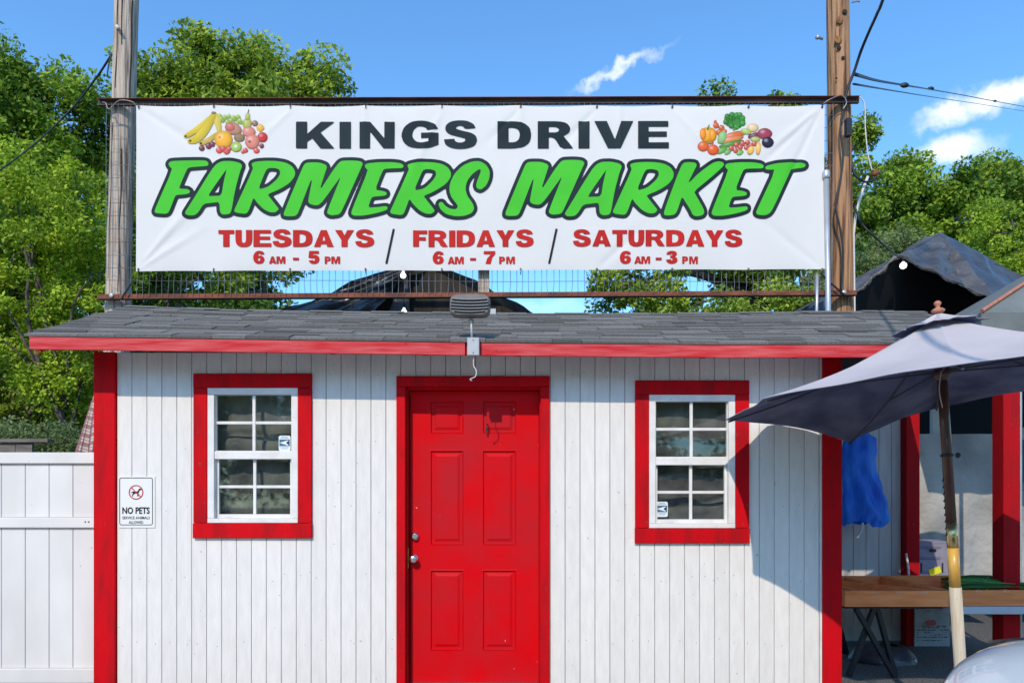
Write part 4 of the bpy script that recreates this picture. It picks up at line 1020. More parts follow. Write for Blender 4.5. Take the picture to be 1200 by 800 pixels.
cable([W(962, 124, YS - .01), W(972, 117, YS - .04), W(986, 112, YS - .04), W(992, 120, YS - .04), W(988, 128, YS - .03)], .006, 'wire', 'twisted tie wire wrapped round the brown pole under the top beam')
bx_ = MB().box(WX(988, YS), WX(994, YS), YS - .075, YS - .02, WZ(163, YS), WZ(143, YS)).build('cable_splice_box', M['cable']); tag(bx_, 'small black splice box clipped on the brown pole below the top beam', 'splice box')
sp1 = cable([W(1001, 87, YP), W(1030, 95, 6), W(1063, 100.5, 10), W(1090, 105, 16), W(1130, 112, 24), W(1200, 125, 34), W(1320, 146, 46)], .017, 'cable', 'upper overhead line running right from the brown pole with knobs on it', 'overhead lines at right', name='overhead_line')
sp2 = cable([W(1000, 98.5, YP), W(1050, 107, 8), W(1100, 115, 16), W(1160, 124, 26), W(1240, 137, 40)], .010, 'cable', 'thin lower overhead line running right from the brown pole', 'overhead lines at right', name='overhead_line')
for q in ((1060, 100, 9.6), (1091, 103.8, 16.3), (1166, 118.5, 29.6)):
    MB().lathe(W(*q), (1, 0, -.1), [(.01, -.1), (.04, -.06), (.055, 0), (.04, .06), (.01, .1)], 8).build('line_knob', M['cable'], sp1, True)
ins = tag(MB().lathe(W(1026, 203, YP - .08), (.6, 0, .6), [(.012, -.035), (.028, -.02), (.028, .02), (.012, .035)], 10).build('service_insulator', M['rust'], None, True), 'rusty cable clevis with looped wires right of the brown pole', 'insulator')

# ------------------------------------------------------------------ fence at left
YF = .10
fx1 = XL - .006; fn = thing('vinyl_fence', (fx1 - 1.6, YF, 0), 'white vinyl privacy fence panel left of the hut', 'fence')
fx0 = fx1 - 3.2
zt = WZ(530, YF); 
MB().box(fx0, fx1, YF - .02, YF + .06, WZ(543, YF), zt, .004).build('top_rail', M['vinyl'], fn)
MB().box(fx0, fx1, YF - .02, YF + .06, WZ(618, YF), WZ(606, YF), .004).build('middle_rail', M['vinyl'], fn)
MB().box(fx0, fx1, YF - .02, YF + .06, .05, .15, .004).build('bottom_rail', M['vinyl'], fn)
x = WX(113, YF) ; w = 28 / 166.
while x > fx0 + .02:
    for a_, b_ in ((WZ(606, YF) + .001, WZ(543, YF) - .001), (.151, WZ(618, YF) - .001)):
        box('fence_board', max(x - w + .002, fx0), min(x - .002, fx1 - .001), YF + .003, YF + .03, a_, b_, M['vinyl'], fn, ch=.0025)
    x -= w
box('fence_backing', fx0 + .01, fx1 - .01, YF + .0305, YF + .034, .16, zt - .06, M['groove'], fn)
box('fence_post', fx0 - .13, fx0 - .002, YF - .04, YF + .09, 0, zt + .08, M['vinyl'], fn)
sc = MB()
for q in (102, 106): sc.lathe((WX(q, YF), YF - .021, WZ(611, YF)), (0, -1, 0), [(.006, 0), (.004, .003)], 8)
sc.build('screw', M['cable'], fn)
# weathered rail behind fence, folded plaid parasol
wr = thing('weathered_barrier', (-5.2, 1.3, 0), 'grey weathered board wall showing just above the white fence', 'wall')
for k in range(22):
    a_ = -7.5 + k * .15; box('board', a_, a_ + .145, 1.28, 1.31, 0, WZ(518.5 + .4 * (k % 3), 1.28), M['weather_wood'], wr)
box('cap_board', -7.5, -4.05, 1.25, 1.34, WZ(518, 1.28), WZ(518, 1.28) + .03, M['weather_wood'], wr)
def plaid():
    m = bpy.data.materials.new('plaid cloth'); m.use_nodes = True; t = m.node_tree; N = t.nodes; L = t.links; b = N['Principled BSDF']; b.inputs['Roughness'].default_value = .9
    at = N.new('ShaderNodeAttribute'); at.attribute_name = 'uvp'; s = N.new('ShaderNodeSeparateXYZ'); L.new(at.outputs['Vector'], s.inputs[0])
    def stripes(out, freq, th):
        a_ = N.new('ShaderNodeMath'); a_.operation = 'MULTIPLY'; a_.inputs[1].default_value = freq; L.new(out, a_.inputs[0])
        f = N.new('ShaderNodeMath'); f.operation = 'FRACT'; L.new(a_.outputs[0], f.inputs[0])
        g_ = N.new('ShaderNodeMath'); g_.operation = 'LESS_THAN'; g_.inputs[1].default_value = th; L.new(f.outputs[0], g_.inputs[0]); return g_.outputs[0]
    prev = None; col = (.55, .45, .38, 1)
    for out, fr, th, c_ in ((s.outputs[0], 14, .4, (.28, .05, .06, 1)), (s.outputs[1], 9, .35, (.30, .07, .08, 1)), (s.outputs[1], 27, .2, (.03, .04, .10, 1)), (s.outputs[0], 28, .2, (.04, .04, .08, 1))):
        x = N.new('ShaderNodeMix'); x.data_type = 'RGBA'; x.inputs[7].default_value = c_
        st = stripes(out, fr, th); ml = N.new('ShaderNodeMath'); ml.operation = 'MULTIPLY'; ml.inputs[1].default_value = .75; L.new(st, ml.inputs[0]); L.new(ml.outputs[0], x.inputs[0])
        if prev: L.new(prev, x.inputs[6])
        else: x.inputs[6].default_value = col
        prev = x.outputs[2]
    L.new(prev, b.inputs['Base Color']); return m
M['plaid'] = plaid()
fp = thing('folded_parasol', (WX(124, .7), .7, 0), 'folded plaid cloth parasol standing behind the fence by the hut corner', 'parasol')
top, zb = WZ(448, .7), WZ(540, .7); cx_ = WX(118, .7)
vs = []; fs = []; nn, rr2 = 48, 24; uv = []
for j in range(rr2 + 1):
    t = j / rr2; z = top + (zb - top) * t; r = .012 + .155 * t ** .8
    for k in range(nn + 1):
        a_ = 2 * math.pi * k / nn; q = r * (1 + .22 * math.sin(a_ * 8) * t); vs.append((cx_ + q * math.cos(a_), .7 + q * math.sin(a_), z + .012 * math.sin(a_ * 8) * t)); uv.append((k / nn, t, 0))
for j in range(rr2):
    for k in range(nn): a_ = j * (nn + 1) + k; fs.append((a_, a_ + 1, a_ + nn + 2, a_ + nn + 1))
pc = mesh_obj('folded_cloth', vs, fs, M['plaid'], fp, True)
pa = pc.data.attributes.new('uvp', 'FLOAT_VECTOR', 'POINT'); pa.data.foreach_set('vector', np.array(uv).ravel())
MB().tube([(cx_, .7, 0), (cx_, .7, top + .05)], .02, 10).build('parasol_pole', M['varnish'], fp)
MB().lathe((cx_, .7, 0), (0, 0, 1), [(.22, 0), (.22, .05), (.05, .09), (.03, .2)], 20).build('parasol_base', M['black_metal'], fp)

# ------------------------------------------------------------------ market parasol at right
def cp(X, p, z): return Vector((X, -p, CAM_Z + z))
corners = [cp(1.375, .341, .470), Vector((2.315, -.032, CAM_Z + .350)), cp(3.014, -.121, .600), cp(3.58, .599, .675), cp(3.473, 1.511, .677), cp(2.755, 2.081, .622), cp(1.853, 1.974, .527), cp(1.288, 1.253, .482)]
apex = cp(2.394, .921, .985); hubc = cp(2.43, .926, .576)
foot = Vector((2.525, -.95, 0)); axis = (apex - Vector((2.43, -.926, apex.z - .9))).normalized()
um = thing('market_parasol', foot, 'faded navy octagonal parasol on a brown wooden pole, tilted beside the hut corner', 'parasol')
topdir = (apex - foot).normalized()
_e = [corners[0], corners[0].lerp(W(900, 497, -.003), .55) + Vector((0, 0, -.004)), W(900, 497, -.001), W(925, 500, -.001), W(950, 505, -.004), corners[1]]
_c = catmull(_e, 12); _l = [0]
for _a, _b in zip(_c, _c[1:]): _l.append(_l[-1] + (_b - _a).length)
edge_on_wall = []
for _k in range(31):
    _t = _l[-1] * _k / 30; _j = max(j for j in range(len(_l)) if _l[j] <= _t + 1e-9); _j = min(_j, len(_c) - 2)
    edge_on_wall.append(_c[_j].lerp(_c[_j + 1], (_t - _l[_j]) / (_l[_j + 1] - _l[_j])))
def canopy_pt(i, s, t, off=0, hem=.035, scale=1., lift=0.):
    c0_, c1_ = corners[i % 8], corners[(i + 1) % 8]
    rim = c0_.lerp(c1_, s); q = 4 * s * (1 - s)
    if i % 8 == 0: rim = edge_on_wall[int(round(s * 30))]; q = q * .25      # this edge is pressed against the hut wall
    ap = apex + topdir * lift
    rim = ap + (rim - apex) * scale
    rim += (ap - rim).normalized() * (hem * q * scale)          # hem arches between the ribs
    p = ap.lerp(rim, t)
    p += topdir * (-.030 * q * t * (1.2 - t)) + topdir * (-.05 * math.sin(math.pi * t) * scale)
    p.z += .005 * math.sin(s * 9 + i * 2) * t * q
    return p + topdir * off
def canopy_mesh(name, mtop, mbot, parent, hem, scale, lift, t0, droop=0):
    vs = []; fs = []; mi = []; ns, ntt = 15, 12
    for side, off in ((0, .002), (1, -.002)):
        for i in range(8):
            n = len(vs)
            for j in range(ntt + 1):
                for k in range(ns + 1):
                    t = t0 + (1 - t0) * j / ntt; p = canopy_pt(i, k / ns, t, off, hem, scale, lift)
                    if droop and j == ntt: pass
                    vs.append(p)
            for j in range(ntt):
                for k in range(ns):
                    a_ = n + j * (ns + 1) + k; f = (a_, a_ + 1, a_ + ns + 2, a_ + ns + 1)
                    fs.append(f if side else f[::-1]); mi.append(side)
    return mesh_obj(name, vs, fs, None, parent, True, mats=[mtop, mbot], fmi=mi)
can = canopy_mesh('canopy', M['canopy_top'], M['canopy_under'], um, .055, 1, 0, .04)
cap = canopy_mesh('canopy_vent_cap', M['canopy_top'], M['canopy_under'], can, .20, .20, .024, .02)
MB().lathe(apex + topdir * .018, topdir, [(.006, 0), (.030, .008), (.036, .018), (.026, .028), (.012, .034), (.010, .042), (.018, .052), (.019, .062), (.010, .072), (.002, .074)], 16).build('finial', M['finial'], um, True)
run = hubc + Vector((0, 0, -.13)); axd = (apex - foot)
def onpole(z): t = (z - foot.z) / axd.z; return foot + axd * t
run = onpole(hubc.z + .10)
for i in range(8):
    a_ = apex + topdir * -.045; b_ = corners[i] + topdir * -.012
    pts_ = [a_ + (b_ - a_) * t + topdir * (-.05 * math.sin(math.pi * t) - .008) for t in np.linspace(0, .985, 9)]
    rb = MB().tube(pts_, .007, 6).build('rib', M['rib'], um, True)
    MB().tube([run, pts_[4] + topdir * -.006], .006, 6).build('strut', M['rib'], rb, True)
MB().lathe(run, topdir, [(.028, -.05), (.042, -.03), (.042, .02), (.030, .035)], 14).build('runner_hub', M['varnish'], um, True)
MB().lathe(onpole(apex.z - .07), topdir, [(.03, -.03), (.045, -.015), (.045, .015), (.03, .03)], 14).build('top_hub', M['varnish'], um, True)
def zp(py): return WZ(py, -.95)
zc1, zc2, zc3 = zp(613), zp(642), zp(688)
MB().tube([onpole(zc1 + .002), onpole(apex.z - .04)], .0262, 14).build('upper_pole', M['varnish'], um, True)
MB().tube([onpole(zc2 + .001), onpole(zc1)], .0285, 14).build('joint_sleeve', M['brass'], um, True)
MB().tube([onpole(zc3 + .001), onpole(zc2)], .0290, 14).build('yellow_pole_section', M['yellow_wood'], um, True)
MB().tube([onpole(.02), onpole(zc3)], .031, 14).build('lower_pole', M['bare_wood'], um, True)
MB().lathe(foot, (0, 0, 1), [(.26, 0.001), (.26, .05), (.20, .08), (.06, .10), (.045, .28)], 28).build('parasol_base', M['black_metal'], um)
MB().lathe(onpole(zp(533)), topdir, [(.028, -.008), (.034, -.006), (.034, .006), (.028, .008)], 14).build('clamp_ring', M['cable'], um)
MB().lathe(onpole(zp(533)) + Vector((.055, -.01, .0)), (0, 1, 0), [(.013, -.004), (.016, 0), (.013, .004)], 12).build('clamp_eye', M['cable'], um)
MB().tube(catmull([onpole(zp(432)) + Vector((-.02, -.03, 0)), onpole(zp(458)) + Vector((-.045, -.04, 0)), onpole(zp(478)) + Vector((-.03, -.035, 0))], 6), .003, 5).build('lift_cord', M['bare_wood'], um)
ch_ = MB()
for k in range(9): 
    p = onpole(zp(562 + k * 8)) + Vector((-.043, -.02, 0)); ch_.obox(p + Vector((-.004, 0, -.009)), p + Vector((.004, 0, .009)), .005, .005, (0, 1, 0))
ch_.build('hanging_chain', M['cable'], um)
seamm = MB()
tag(seamm, ) if False else None
# white stitched badge under the canopy
bd = canopy_pt(0, .62, .80, -.006)

# ------------------------------------------------------------------ stall beside the hut
st = thing('stall_wall', (3.5, 1.62, 0), 'pale grey grooved wall panel between the hut and the red stall post', 'wall')
YW = 1.6; xa, xb = WX(985, YW), WX(1057, YW); k = 0
wz1 = 2.30
x = xa
while x < xb - .01:
    x1 = min(x + .118, xb); box('wall_board', x + .002, x1 - .002, YW, YW + .02, .03, wz1, M['panel_grey'], st, ch=.002); x = x1
box('wall_backing', xa, xb, YW + .0205, YW + .03, .02, wz1, M['groove'], st)
box('base_board', xa, xb, YW - .004, YW - .001, .03, .16, M['panel_grey'], st)
p1 = tag(box('stall_post', WX(1055, YW), WX(1070.5, YW), YW - .10, YW - .006, 0, 2.31, M['red_post'], None, ch=.003), 'dark red square post at the end of the pale wall panel behind the trays', 'post', 'red posts of the open stall')
p2 = tag(box('stall_post', WX(1176, .5), WX(1196, .5), .5, .625, 0, 2.25, M['red_post'], None, ch=.004), 'red square post at the right edge of the photo, nearest the camera in the stall', 'post', 'red posts of the open stall')
br_ = tag(MB().obox((XR + .01, .56, 2.30 - .02), (WX(1196, .5) + .05, .56, 2.30 - .0), .09, .07).build('stall_beam', M['red_post']), 'red beam from the hut to the stall posts, under the parasol', 'beam')
# hung sheets at the back
YH = 2.2
def sheet_fn(u, v):
    x = WX(1060, YH) + (WX(1172, YH) - WX(1060, YH)) * u; z = .35 + (WZ(508, YH) - .35) * v
    return (x, YH + .02 * math.sin(u * 17) * (1 - .5 * v) + .05 * float(vnoise(u * 5, v * 4, 6)) + (.04 * math.exp(-((u - .13) / .03) ** 2)), z)
vs, fs = grid(sheet_fn, 50, 36)
tag(mesh_obj('hung_sheet', vs, fs, M['sheet'], smooth=True), 'grey-white plastic sheet hung behind the cartons between the red posts', 'sheet', 'sheets hung at the back of the stall')
vs, fs = grid(lambda u, v: (WX(1196, YH) + 1.6 * u, YH + .06 + .03 * math.sin(u * 22), .35 + (WZ(500, YH) - .35) * v), 30, 6)
tag(mesh_obj('hung_sheet', vs, fs, M['sheet'], smooth=True), 'grey-white plastic sheet right of the red post at the right edge', 'sheet', 'sheets hung at the back of the stall')
tag(box('hung_strip', WX(1197, 2.1), WX(1203, 2.1) + .1, 2.1, 2.12, WZ(575, 2.1), WZ(515, 2.1), mat('navy strip', (.02, .06, .12), .5)), 'narrow navy strip hanging at the right edge beyond the red post', 'strip')
tag(box('white_upright', WX(1093, 2.35), WX(1106, 2.35), 2.35, 2.4, 0, 2.35, M['shovel_white']), 'white upright board behind the parasol pole, above the hung sheet', 'post')
sp_ = MB().tube([W(1011, 612, 1.2), W(1009, 622, 1.2), W(1004, 630, 1.2)], .012, 6).build('hook', M['galv']); tag(sp_, 'bent metal hook sticking out under the blue plastic', 'hook')
# blue plastic hanging on the pole
YB = 1.35
zs_b = [(505, 1001, 1010), (509, 996, 1018), (514, 990, 1028), (528, 988, 1028.5), (538, 987.5, 1025), (552, 987.5, 1027), (562, 987.5, 1030), (580, 987, 1036), (600, 986.5, 1041), (606, 986.5, 1041), (613, 987, 1030)]
vs = []; fs = []; n = 40
zz = [q[0] for q in zs_b]
for j in range(33):
    py = 507 + (613 - 507) * j / 32; xl_ = np.interp(py, zz, [q[1] for q in zs_b]); xr_ = np.interp(py, zz, [q[2] for q in zs_b])
    c_ = (WX(xl_, YB) + WX(xr_, YB)) / 2; hw = (WX(xr_, YB) - WX(xl_, YB)) / 2; t = j / 32
    for k in range(n):
        a_ = 2 * math.pi * k / n; fold = .03 * t * math.sin(a_ * 6 + 1.4 * math.sin(t * 5)) + .045 * (float(vnoise(k * .35, t * 7, 8)) - .5)
        vs.append((c_ + (hw + fold * .55) * math.cos(a_), YB + (.05 + .05 * t + fold) * math.sin(a_), WZ(py, YB) + .025 * math.sin(a_ * 3 + 1) * t + .03 * t ** 6 * (float(vnoise(k * .7, 2, 12)) - .5)))
for j in range(32):
    for k in range(n): fs.append((j * n + k, j * n + (k + 1) % n, (j + 1) * n + (k + 1) % n, (j + 1) * n + k))
fs.append(tuple(range(n)))
tag(mesh_obj('plastic_smock', vs, fs, M['blue_plastic'], smooth=True), 'bright blue plastic smock hanging behind the hut corner post', 'smock')

# trays and tables
def tray(x0, x1, y0, y1, z, h, label, div=()):
    t = thing('wooden_tray', ((x0 + x1) / 2, (y0 + y1) / 2, z), label, 'tray', 'orange wooden produce trays')
    box('tray_board', x0, x1, y0, y0 + .022, z, z + h, M['tray'], t, ch=.002); box('tray_board', x0, x1, y1 - .022, y1, z, z + h, M['tray'], t)
    box('tray_board', x0, x0 + .022, y0 + .023, y1 - .023, z, z + h - .002, M['tray'], t); box('tray_board', x1 - .022, x1, y0 + .023, y1 - .023, z, z + h - .002, M['tray'], t)
    box('tray_base', x0 + .023, x1 - .023, y0 + .023, y1 - .023, z + .001, z + .012, M['tray'], t)
    for (a0, b0, a1, b1) in div: MB().obox((a0, b0, z + h * .5), (a1, b1, z + h * .5), .018, h * .85).build('divider', M['tray'], t)
    sc_ = MB()
    for q in np.linspace(x0 + .2, x1 - .2, 3):
        for dq in (0, .012, .03): sc_.box(q + dq, q + dq + .006, y0 - .003, y0 - .001, z + h - .012, z + h - .004)
    sc_.build('label_scrap', M['shovel_white'], t)
    return t
y_t = .35; xA0 = WX(990, y_t); xA1 = WX(1112, y_t); zt_ = WZ(692, y_t); zb_ = WZ(710.5, y_t)
tray(xA0, xA1, y_t, 1.30, zb_, zt_ - zb_, 'orange wooden tray on black trestles, nearest the hut corner', [(xA0 + .12, y_t + .05, xA0 + .12, 1.25), (xA0 + .16, 1.2, xA1 - .05, y_t + .10), (xA0 + .45, .8, xA0 + .45, 1.27)])
xB1 = WX(1240, y_t)
tray(xA1 + .004, xB1, y_t + .004, 1.30, zb_ + .004, zt_ - zb_, 'orange wooden tray of green bunches on the pale table', [(xA1 + .5, .4, xA1 + .5, 1.25)])
tr = thing('trestle', (xA0 + .35, .8, 0), 'black metal trestle with crossed legs under the left tray', 'trestle')
for yy in (.42, 1.2):
    zt2 = zb_ - .022
    MB().box(xA0 + .02, xA1 - .02, yy - .02, yy + .02, zt2, zb_ - .001).build('top_bar', M['black_metal'], tr)
    for (a0, b0) in ((1006, 1052), (1030, 1000), (1036, 1058)):
        pa = Vector((WX(a0, .38), yy, zt2 - .002)); pb = Vector((WX(b0, .38), yy, .002)); MB().obox(pa, pb, .03, .042, (0, 1, 0)).build('leg', M['black_metal'], tr)
        yy += .033
tb = thing('folding_table', (xA1 + .7, 1.2, 0), 'pale blue-grey plastic folding table under the right tray and cartons', 'table')
box('table_top', xA1 + .006, xB1 + .15, y_t - .01, 2.02, zb_ - .055, zb_ + .002, M['table_white'], tb, ch=.004)
for (qx, qy) in ((xB1 - .05, y_t + .1), (xB1 - .05, 1.9), (xA1 + .85, 1.9), (xA1 + .85, y_t + .1)):
    box('table_leg', qx, qx + .03, qy, qy + .03, 0.001, zb_ - .056, M['black_metal'], tb)
# green bunches
def bunch(cx_, cy_, z, L_, label, seed):
    t = thing('green_bunch', (cx_, cy_, z), label, 'vegetable bunch', 'bunches of green vegetables in the tray')
    r = np.random.default_rng(seed); mb = MB(); tones = []
    for k in range(34):
        a_ = r.uniform(0, 2 * math.pi); q = r.uniform(.0, .062); y = cy_ + q * math.cos(a_); zz_ = z + .05 + abs(q * math.sin(a_)); x0 = cx_ - L_ / 2 + r.uniform(-.03, .05); x1 = cx_ + L_ / 2 + r.uniform(-.05, .05)
        pts_ = [(x0, y, zz_), (x0 + .3 * L_, y + r.uniform(-.01, .01), zz_ + .012), (x0 + .6 * L_, y, zz_ + .01), (x1, y + r.uniform(-.03, .03), zz_ - .01 + r.uniform(0, .03))]
        n0 = len(mb.v); mb.tube(pts_, [.010, .013, .011, .003], 5); tones += [r.uniform(0, 1)] * (len(mb.v) - n0)
    o = mb.build('stalks', M['husk'], t, True); o.data.attributes.new('tone', 'FLOAT', 'POINT').data.foreach_set('value', tones)
    for dx in (-.03, .03):
        MB().tube([(cx_ + dx + .012 * math.sin(a_), cy_ + .062 * math.cos(a_), z + .062 + .056 * math.sin(a_)) for a_ in np.linspace(0, 2 * math.pi, 17)], .003, 5, False).build('band', M['shovel_white'], t)
zq = zb_ + .03
bunch(WX(1146, .55), .55, zq + .03, .46, 'green vegetable bunch with two pale bands, left of the right-hand red post', 1)
bunch(WX(1150, .80), .82, zq + .03, .5, 'green vegetable bunch lying at the back of the tray of greens', 2)
bunch(WX(1215, .6), .6, zq, .40, 'green vegetable bunch right of the right-hand red post', 3)
# cartons
def carton(x0, x1, y0, y1, z0, z1, m, label, kind):
    t = thing('carton', ((x0 + x1) / 2, (y0 + y1) / 2, z0), label, 'carton')
    body = MB(); hx, hz, hw, hh = (x0 + x1) / 2 - .01, z0 + (z1 - z0) * (.80 if kind else .62), .035, .014
    body.box(x0, x1, y0, y1, z0, z1); body.build('carton_body', m, t)
    box('carton_lid', x0 - .004, x1 + .004, y0 - .004, y1 + .004, z1 - .012, z1 + .006, m if kind else M['carton_white'], t)
    o = rrect(hx - hw, hx + hw, hz - hh, hz + hh, .013); mesh_obj('hand_hole', poly_flat(o, y0 - .0045), [tuple(range(len(o)))[::-1]], M['dark_gap'], t)
    pr = MB(); r = random.Random(4 + kind)
    if kind:
        for q in (.25, .75):
            s = x0 + (x1 - x0) * q; pr.box(s - .008 - .03 * (q < .5), s + .006 - .03 * (q < .5), y0 - .003, y0 - .001, z0 + .10, z0 + .19)
        pr.build('vent_slots', M['dark_gap'], t)
        ln = MB()
        for zq_ in (.88, .84, .62, .58, .28, .24, .12): ln.box(x0 + .03, x1 - .06 - .05 * r.random(), y0 - .0025, y0 - .001, z0 + (z1 - z0) * zq_, z0 + (z1 - z0) * zq_ + .006)
        ln.build('printed_lines', M['ink_purple'], t)
        c_ = Vector(((x0 + x1) / 2 + .01, y0 - .006, z0 + .115)); MB().obox(c_ + Vector((-.052, 0, -.018)), c_ + Vector((.052, 0, .018)), .002, .062, (0, 0, 1)).build('yellow_label', M['yellow_label'], t)
    else:
        for zq_ in (.93, .88, .50, .46, .40, .34, .28, .22, .14): 
            x = x0 + .02
            while x < x1 - .05:
                w_ = r.uniform(.008, .05)
                if r.random() < .6: pr.box(x, x + w_, y0 - .003, y0 - .001, z0 + (z1 - z0) * zq_, z0 + (z1 - z0) * zq_ + .007)
                x += w_ + .01
        pr.build('printed_lines', M['ink'], t)
        rp = MB(); hx2 = x0 + (x1 - x0) * .45
        rp.add([(hx2 + .05 * math.cos(a_), y0 - .005, z0 + .21 + .03 * math.sin(a_)) for a_ in np.linspace(0, 2 * math.pi, 15)[:-1]], [tuple(range(14))[::-1]]); rp.build('printed_patch', M['ink_red'], t)
zT = zb_ + .003
carton(WX(1073, 1.66), WX(1115, 1.66), 1.66, 1.98, zT, WZ(635, 1.66), M['carton_grey'], 'lavender-grey carton with an oval hand hole and yellow label, on the table', 1)
carton(WX(1072, 1.48), WX(1113, 1.48), 1.48, 1.95, .002, WZ(710, 1.48) , M['carton_white'], 'white printed carton with dark hand hole on the ground under the table', 0)
tag(MB().tube(catmull([W(1062, 648, 1.45), W(1064, 662, 1.44), W(1065, 674, 1.3)], 4), .010, 6).build('plastic_wrap', M['shovel_white'], None, True), 'thin twisted white plastic strip in front of the inner red post', 'strip')
rub = thing('ground_sack', (WX(1040, .9), .9, 0), 'crumpled dark plastic sack on the ground under the trestle', 'sack')
def sack(u, v):
    a_ = 2 * math.pi * u; e_ = math.pi * .5 * v; r = math.cos(e_) * (1 + .25 * (float(vnoise(u * 8, v * 5, 3)) - .5))
    return (WX(1036, .9) + .28 * r * math.cos(a_), .95 + .2 * r * math.sin(a_), .002 + .14 * math.sin(e_) * (1 + .4 * (float(vnoise(u * 6, v * 4, 7)) - .5)))
vs, fs = grid(sack, 32, 10); mesh_obj('sack_skin', vs, fs, M['tarp'], rub, False)

# ------------------------------------------------------------------ tents
def tarp_surface(parent, name, A, B, C_, D, m, n=26, amp=.05, seed=0, sag=.0, thick=0):
    """quad A B C D crumpled"""
    A, B, C_, D = map(Vector, (A, B, C_, D)); nrm = (B - A).cross(D - A).normalized()
    def fn(u, v):
        p = A.lerp(B, u).lerp(D.lerp(C_, u), v)
        h = (float(vnoise(u * 7 + v * 5, v * 3 - u * 4, seed)) - .5) * amp + (float(vnoise(u * 17 - v * 11, v * 9 + u * 3, seed + 2)) - .5) * amp * .5
        return p + nrm * h - Vector((0, 0, 1)) * (sag * 4 * u * (1 - u) * 4 * v * (1 - v))
    vs, fs = grid(fn, n, n); return mesh_obj(name, vs, fs, m, parent, False)
# centre: black tarp roof behind the hut
yc0, yc1 = 3.6, 7.4
ct = thing('black_stall_tent', (-1.2, 5.5, 0), 'black tarp tent roof rising behind the hut ridge under the banner', 'tent')
pk0 = W(497, 300, yc0 + .1); pk1 = Vector((pk0.x, yc1, pk0.z + .05)); eL0 = W(210, 413, yc0); eR0 = W(745, 432, yc0); eL1 = Vector((eL0.x, yc1, eL0.z)); eR1 = Vector((eR0.x, yc1, eR0.z))
tarp_surface(ct, 'roof_tarp', eL0, pk0, pk1, eL1, M['tarp'], 30, .10, 1, .10); tarp_surface(ct, 'roof_tarp', pk0, eR0, eR1, pk1, M['tarp'], 30, .10, 4, .10)
q0 = pk0 + Vector((0, -.03, -.02))
mL = eL0.lerp(pk0, .42)
gv = MB(); gl = W(437, 362, yc0 - .02); gm = W(462, 318, yc0 - .02)
tarp_surface(ct, 'gable_flap', eL0 + Vector((0, -.03, 0)), q0, W(468, 330, yc0 - .03), W(395, 420, yc0 - .03), M['tarp'], 26, .13, 8)
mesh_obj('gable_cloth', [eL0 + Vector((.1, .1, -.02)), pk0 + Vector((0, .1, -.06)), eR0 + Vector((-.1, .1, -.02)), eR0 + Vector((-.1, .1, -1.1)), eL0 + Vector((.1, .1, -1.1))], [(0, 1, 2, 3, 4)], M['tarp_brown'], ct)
for k in range(9):
    t = (k + .5) / 9; a_ = W(478 + 26 * t - 3, 352, yc0 + .05); b_ = W(400 + 80 * t, 415, yc0 + .06)
    MB().tube([W(474 + t * 3, 322, yc0 + .06), W(455 + 25 * t, 368, yc0 + .055), b_], [.012, .02, .03], 5).build('cloth_fold', M['tarp'], ct)
for i in range(4): 
    qq = [eL0, eR0, eL1, eR1][i]; MB().tube([(qq.x + (.1 if i % 2 == 0 else -.1), qq.y + (.15 if i < 2 else -.1), 0), (qq.x + (.1 if i % 2 == 0 else -.1), qq.y + (.15 if i < 2 else -.1), qq.z)], .03, 8).build('tent_pole', M['galv'], ct)
for (q, lb) in (((472.5, 322.5), 'lit white bulb just under the banner edge in the centre tent'), ((473.5, 365.5), 'lit white bulb just above the roof ridge in the centre tent')):
    o = thing('string_bulb', W(*q, yc0 - .12), lb, 'bulb', 'bulbs hanging in the tents')
    MB().lathe(W(*q, yc0 - .12), (0, 0, -1), [(.012, -.06), (.014, -.035), (.030, -.015), (.036, .005), (.028, .028), (.008, .036)], 12).build('bulb_glass', M['bulb'], o, True)
    MB().lathe(W(*q, yc0 - .12), (0, 0, -1), [(.014, -.09), (.016, -.05)], 8).build('bulb_socket', M['cable'], o)
    MB().tube([W(*q, yc0 - .12) + Vector((0, 0, .085)), W(q[0], 300, yc0 - .05)], .004, 5).build('bulb_cord', M['cable'], o)
# right: black tarp tent with a peak
rt = thing('black_peak_tent', (5.6, 5.2, 0), 'peaked black and silver tarp tent behind the parasol at right', 'tent')
yr = 3.15
G = W(1052, 300, yr); Lc = W(975, 368, yr); Rc = W(1172, 356, yr); A_ = W(1103, 272, yr + 1.5); BLc = W(905, 378, yr + 3.4); BR_ = W(1285, 372, yr + 1.2); BB = A_ + Vector((.3, 2.5, -.9))
def tri(name, a, b, c, m, seed, amp=.07, n=22):
    a, b, c = map(Vector, (a, b, c)); nrm = (b - a).cross(c - a).normalized(); 
    vs = []; fs = []; idx = {}
    for i in range(n + 1):
        for j in range(n + 1 - i):
            u, v = i / n, j / n; w = 1 - u - v; e_ = min(1, 8 * min(u, v, w) + .15)
            ang = v / (w + v + 1e-6)
            h = ((float(vnoise(ang * 11, u * 1.5, seed)) - .5) * 1.4 + (float(vnoise(u * 12 + v * 7, w * 9, seed + 1)) - .5) * .7) * amp * e_
            idx[i, j] = len(vs); vs.append(a * u + b * v + c * w + nrm * h)
    for i in range(n):
        for j in range(n - i):
            fs.append((idx[i, j], idx[i + 1, j], idx[i, j + 1]))
            if i + j < n - 1: fs.append((idx[i + 1, j], idx[i + 1, j + 1], idx[i, j + 1]))
    return mesh_obj(name, vs, fs, m, rt, False)
tri('roof_tarp', A_, G, Rc, M['tarp_grey'], 3, .12); tri('roof_tarp', A_, Rc, BR_, M['tarp'], 5, .10); tri('roof_tarp', A_, BLc, Lc, M['tarp_grey'], 7, .08); tri('roof_tarp', A_, Lc, G, M['tarp_grey'], 9, .12)
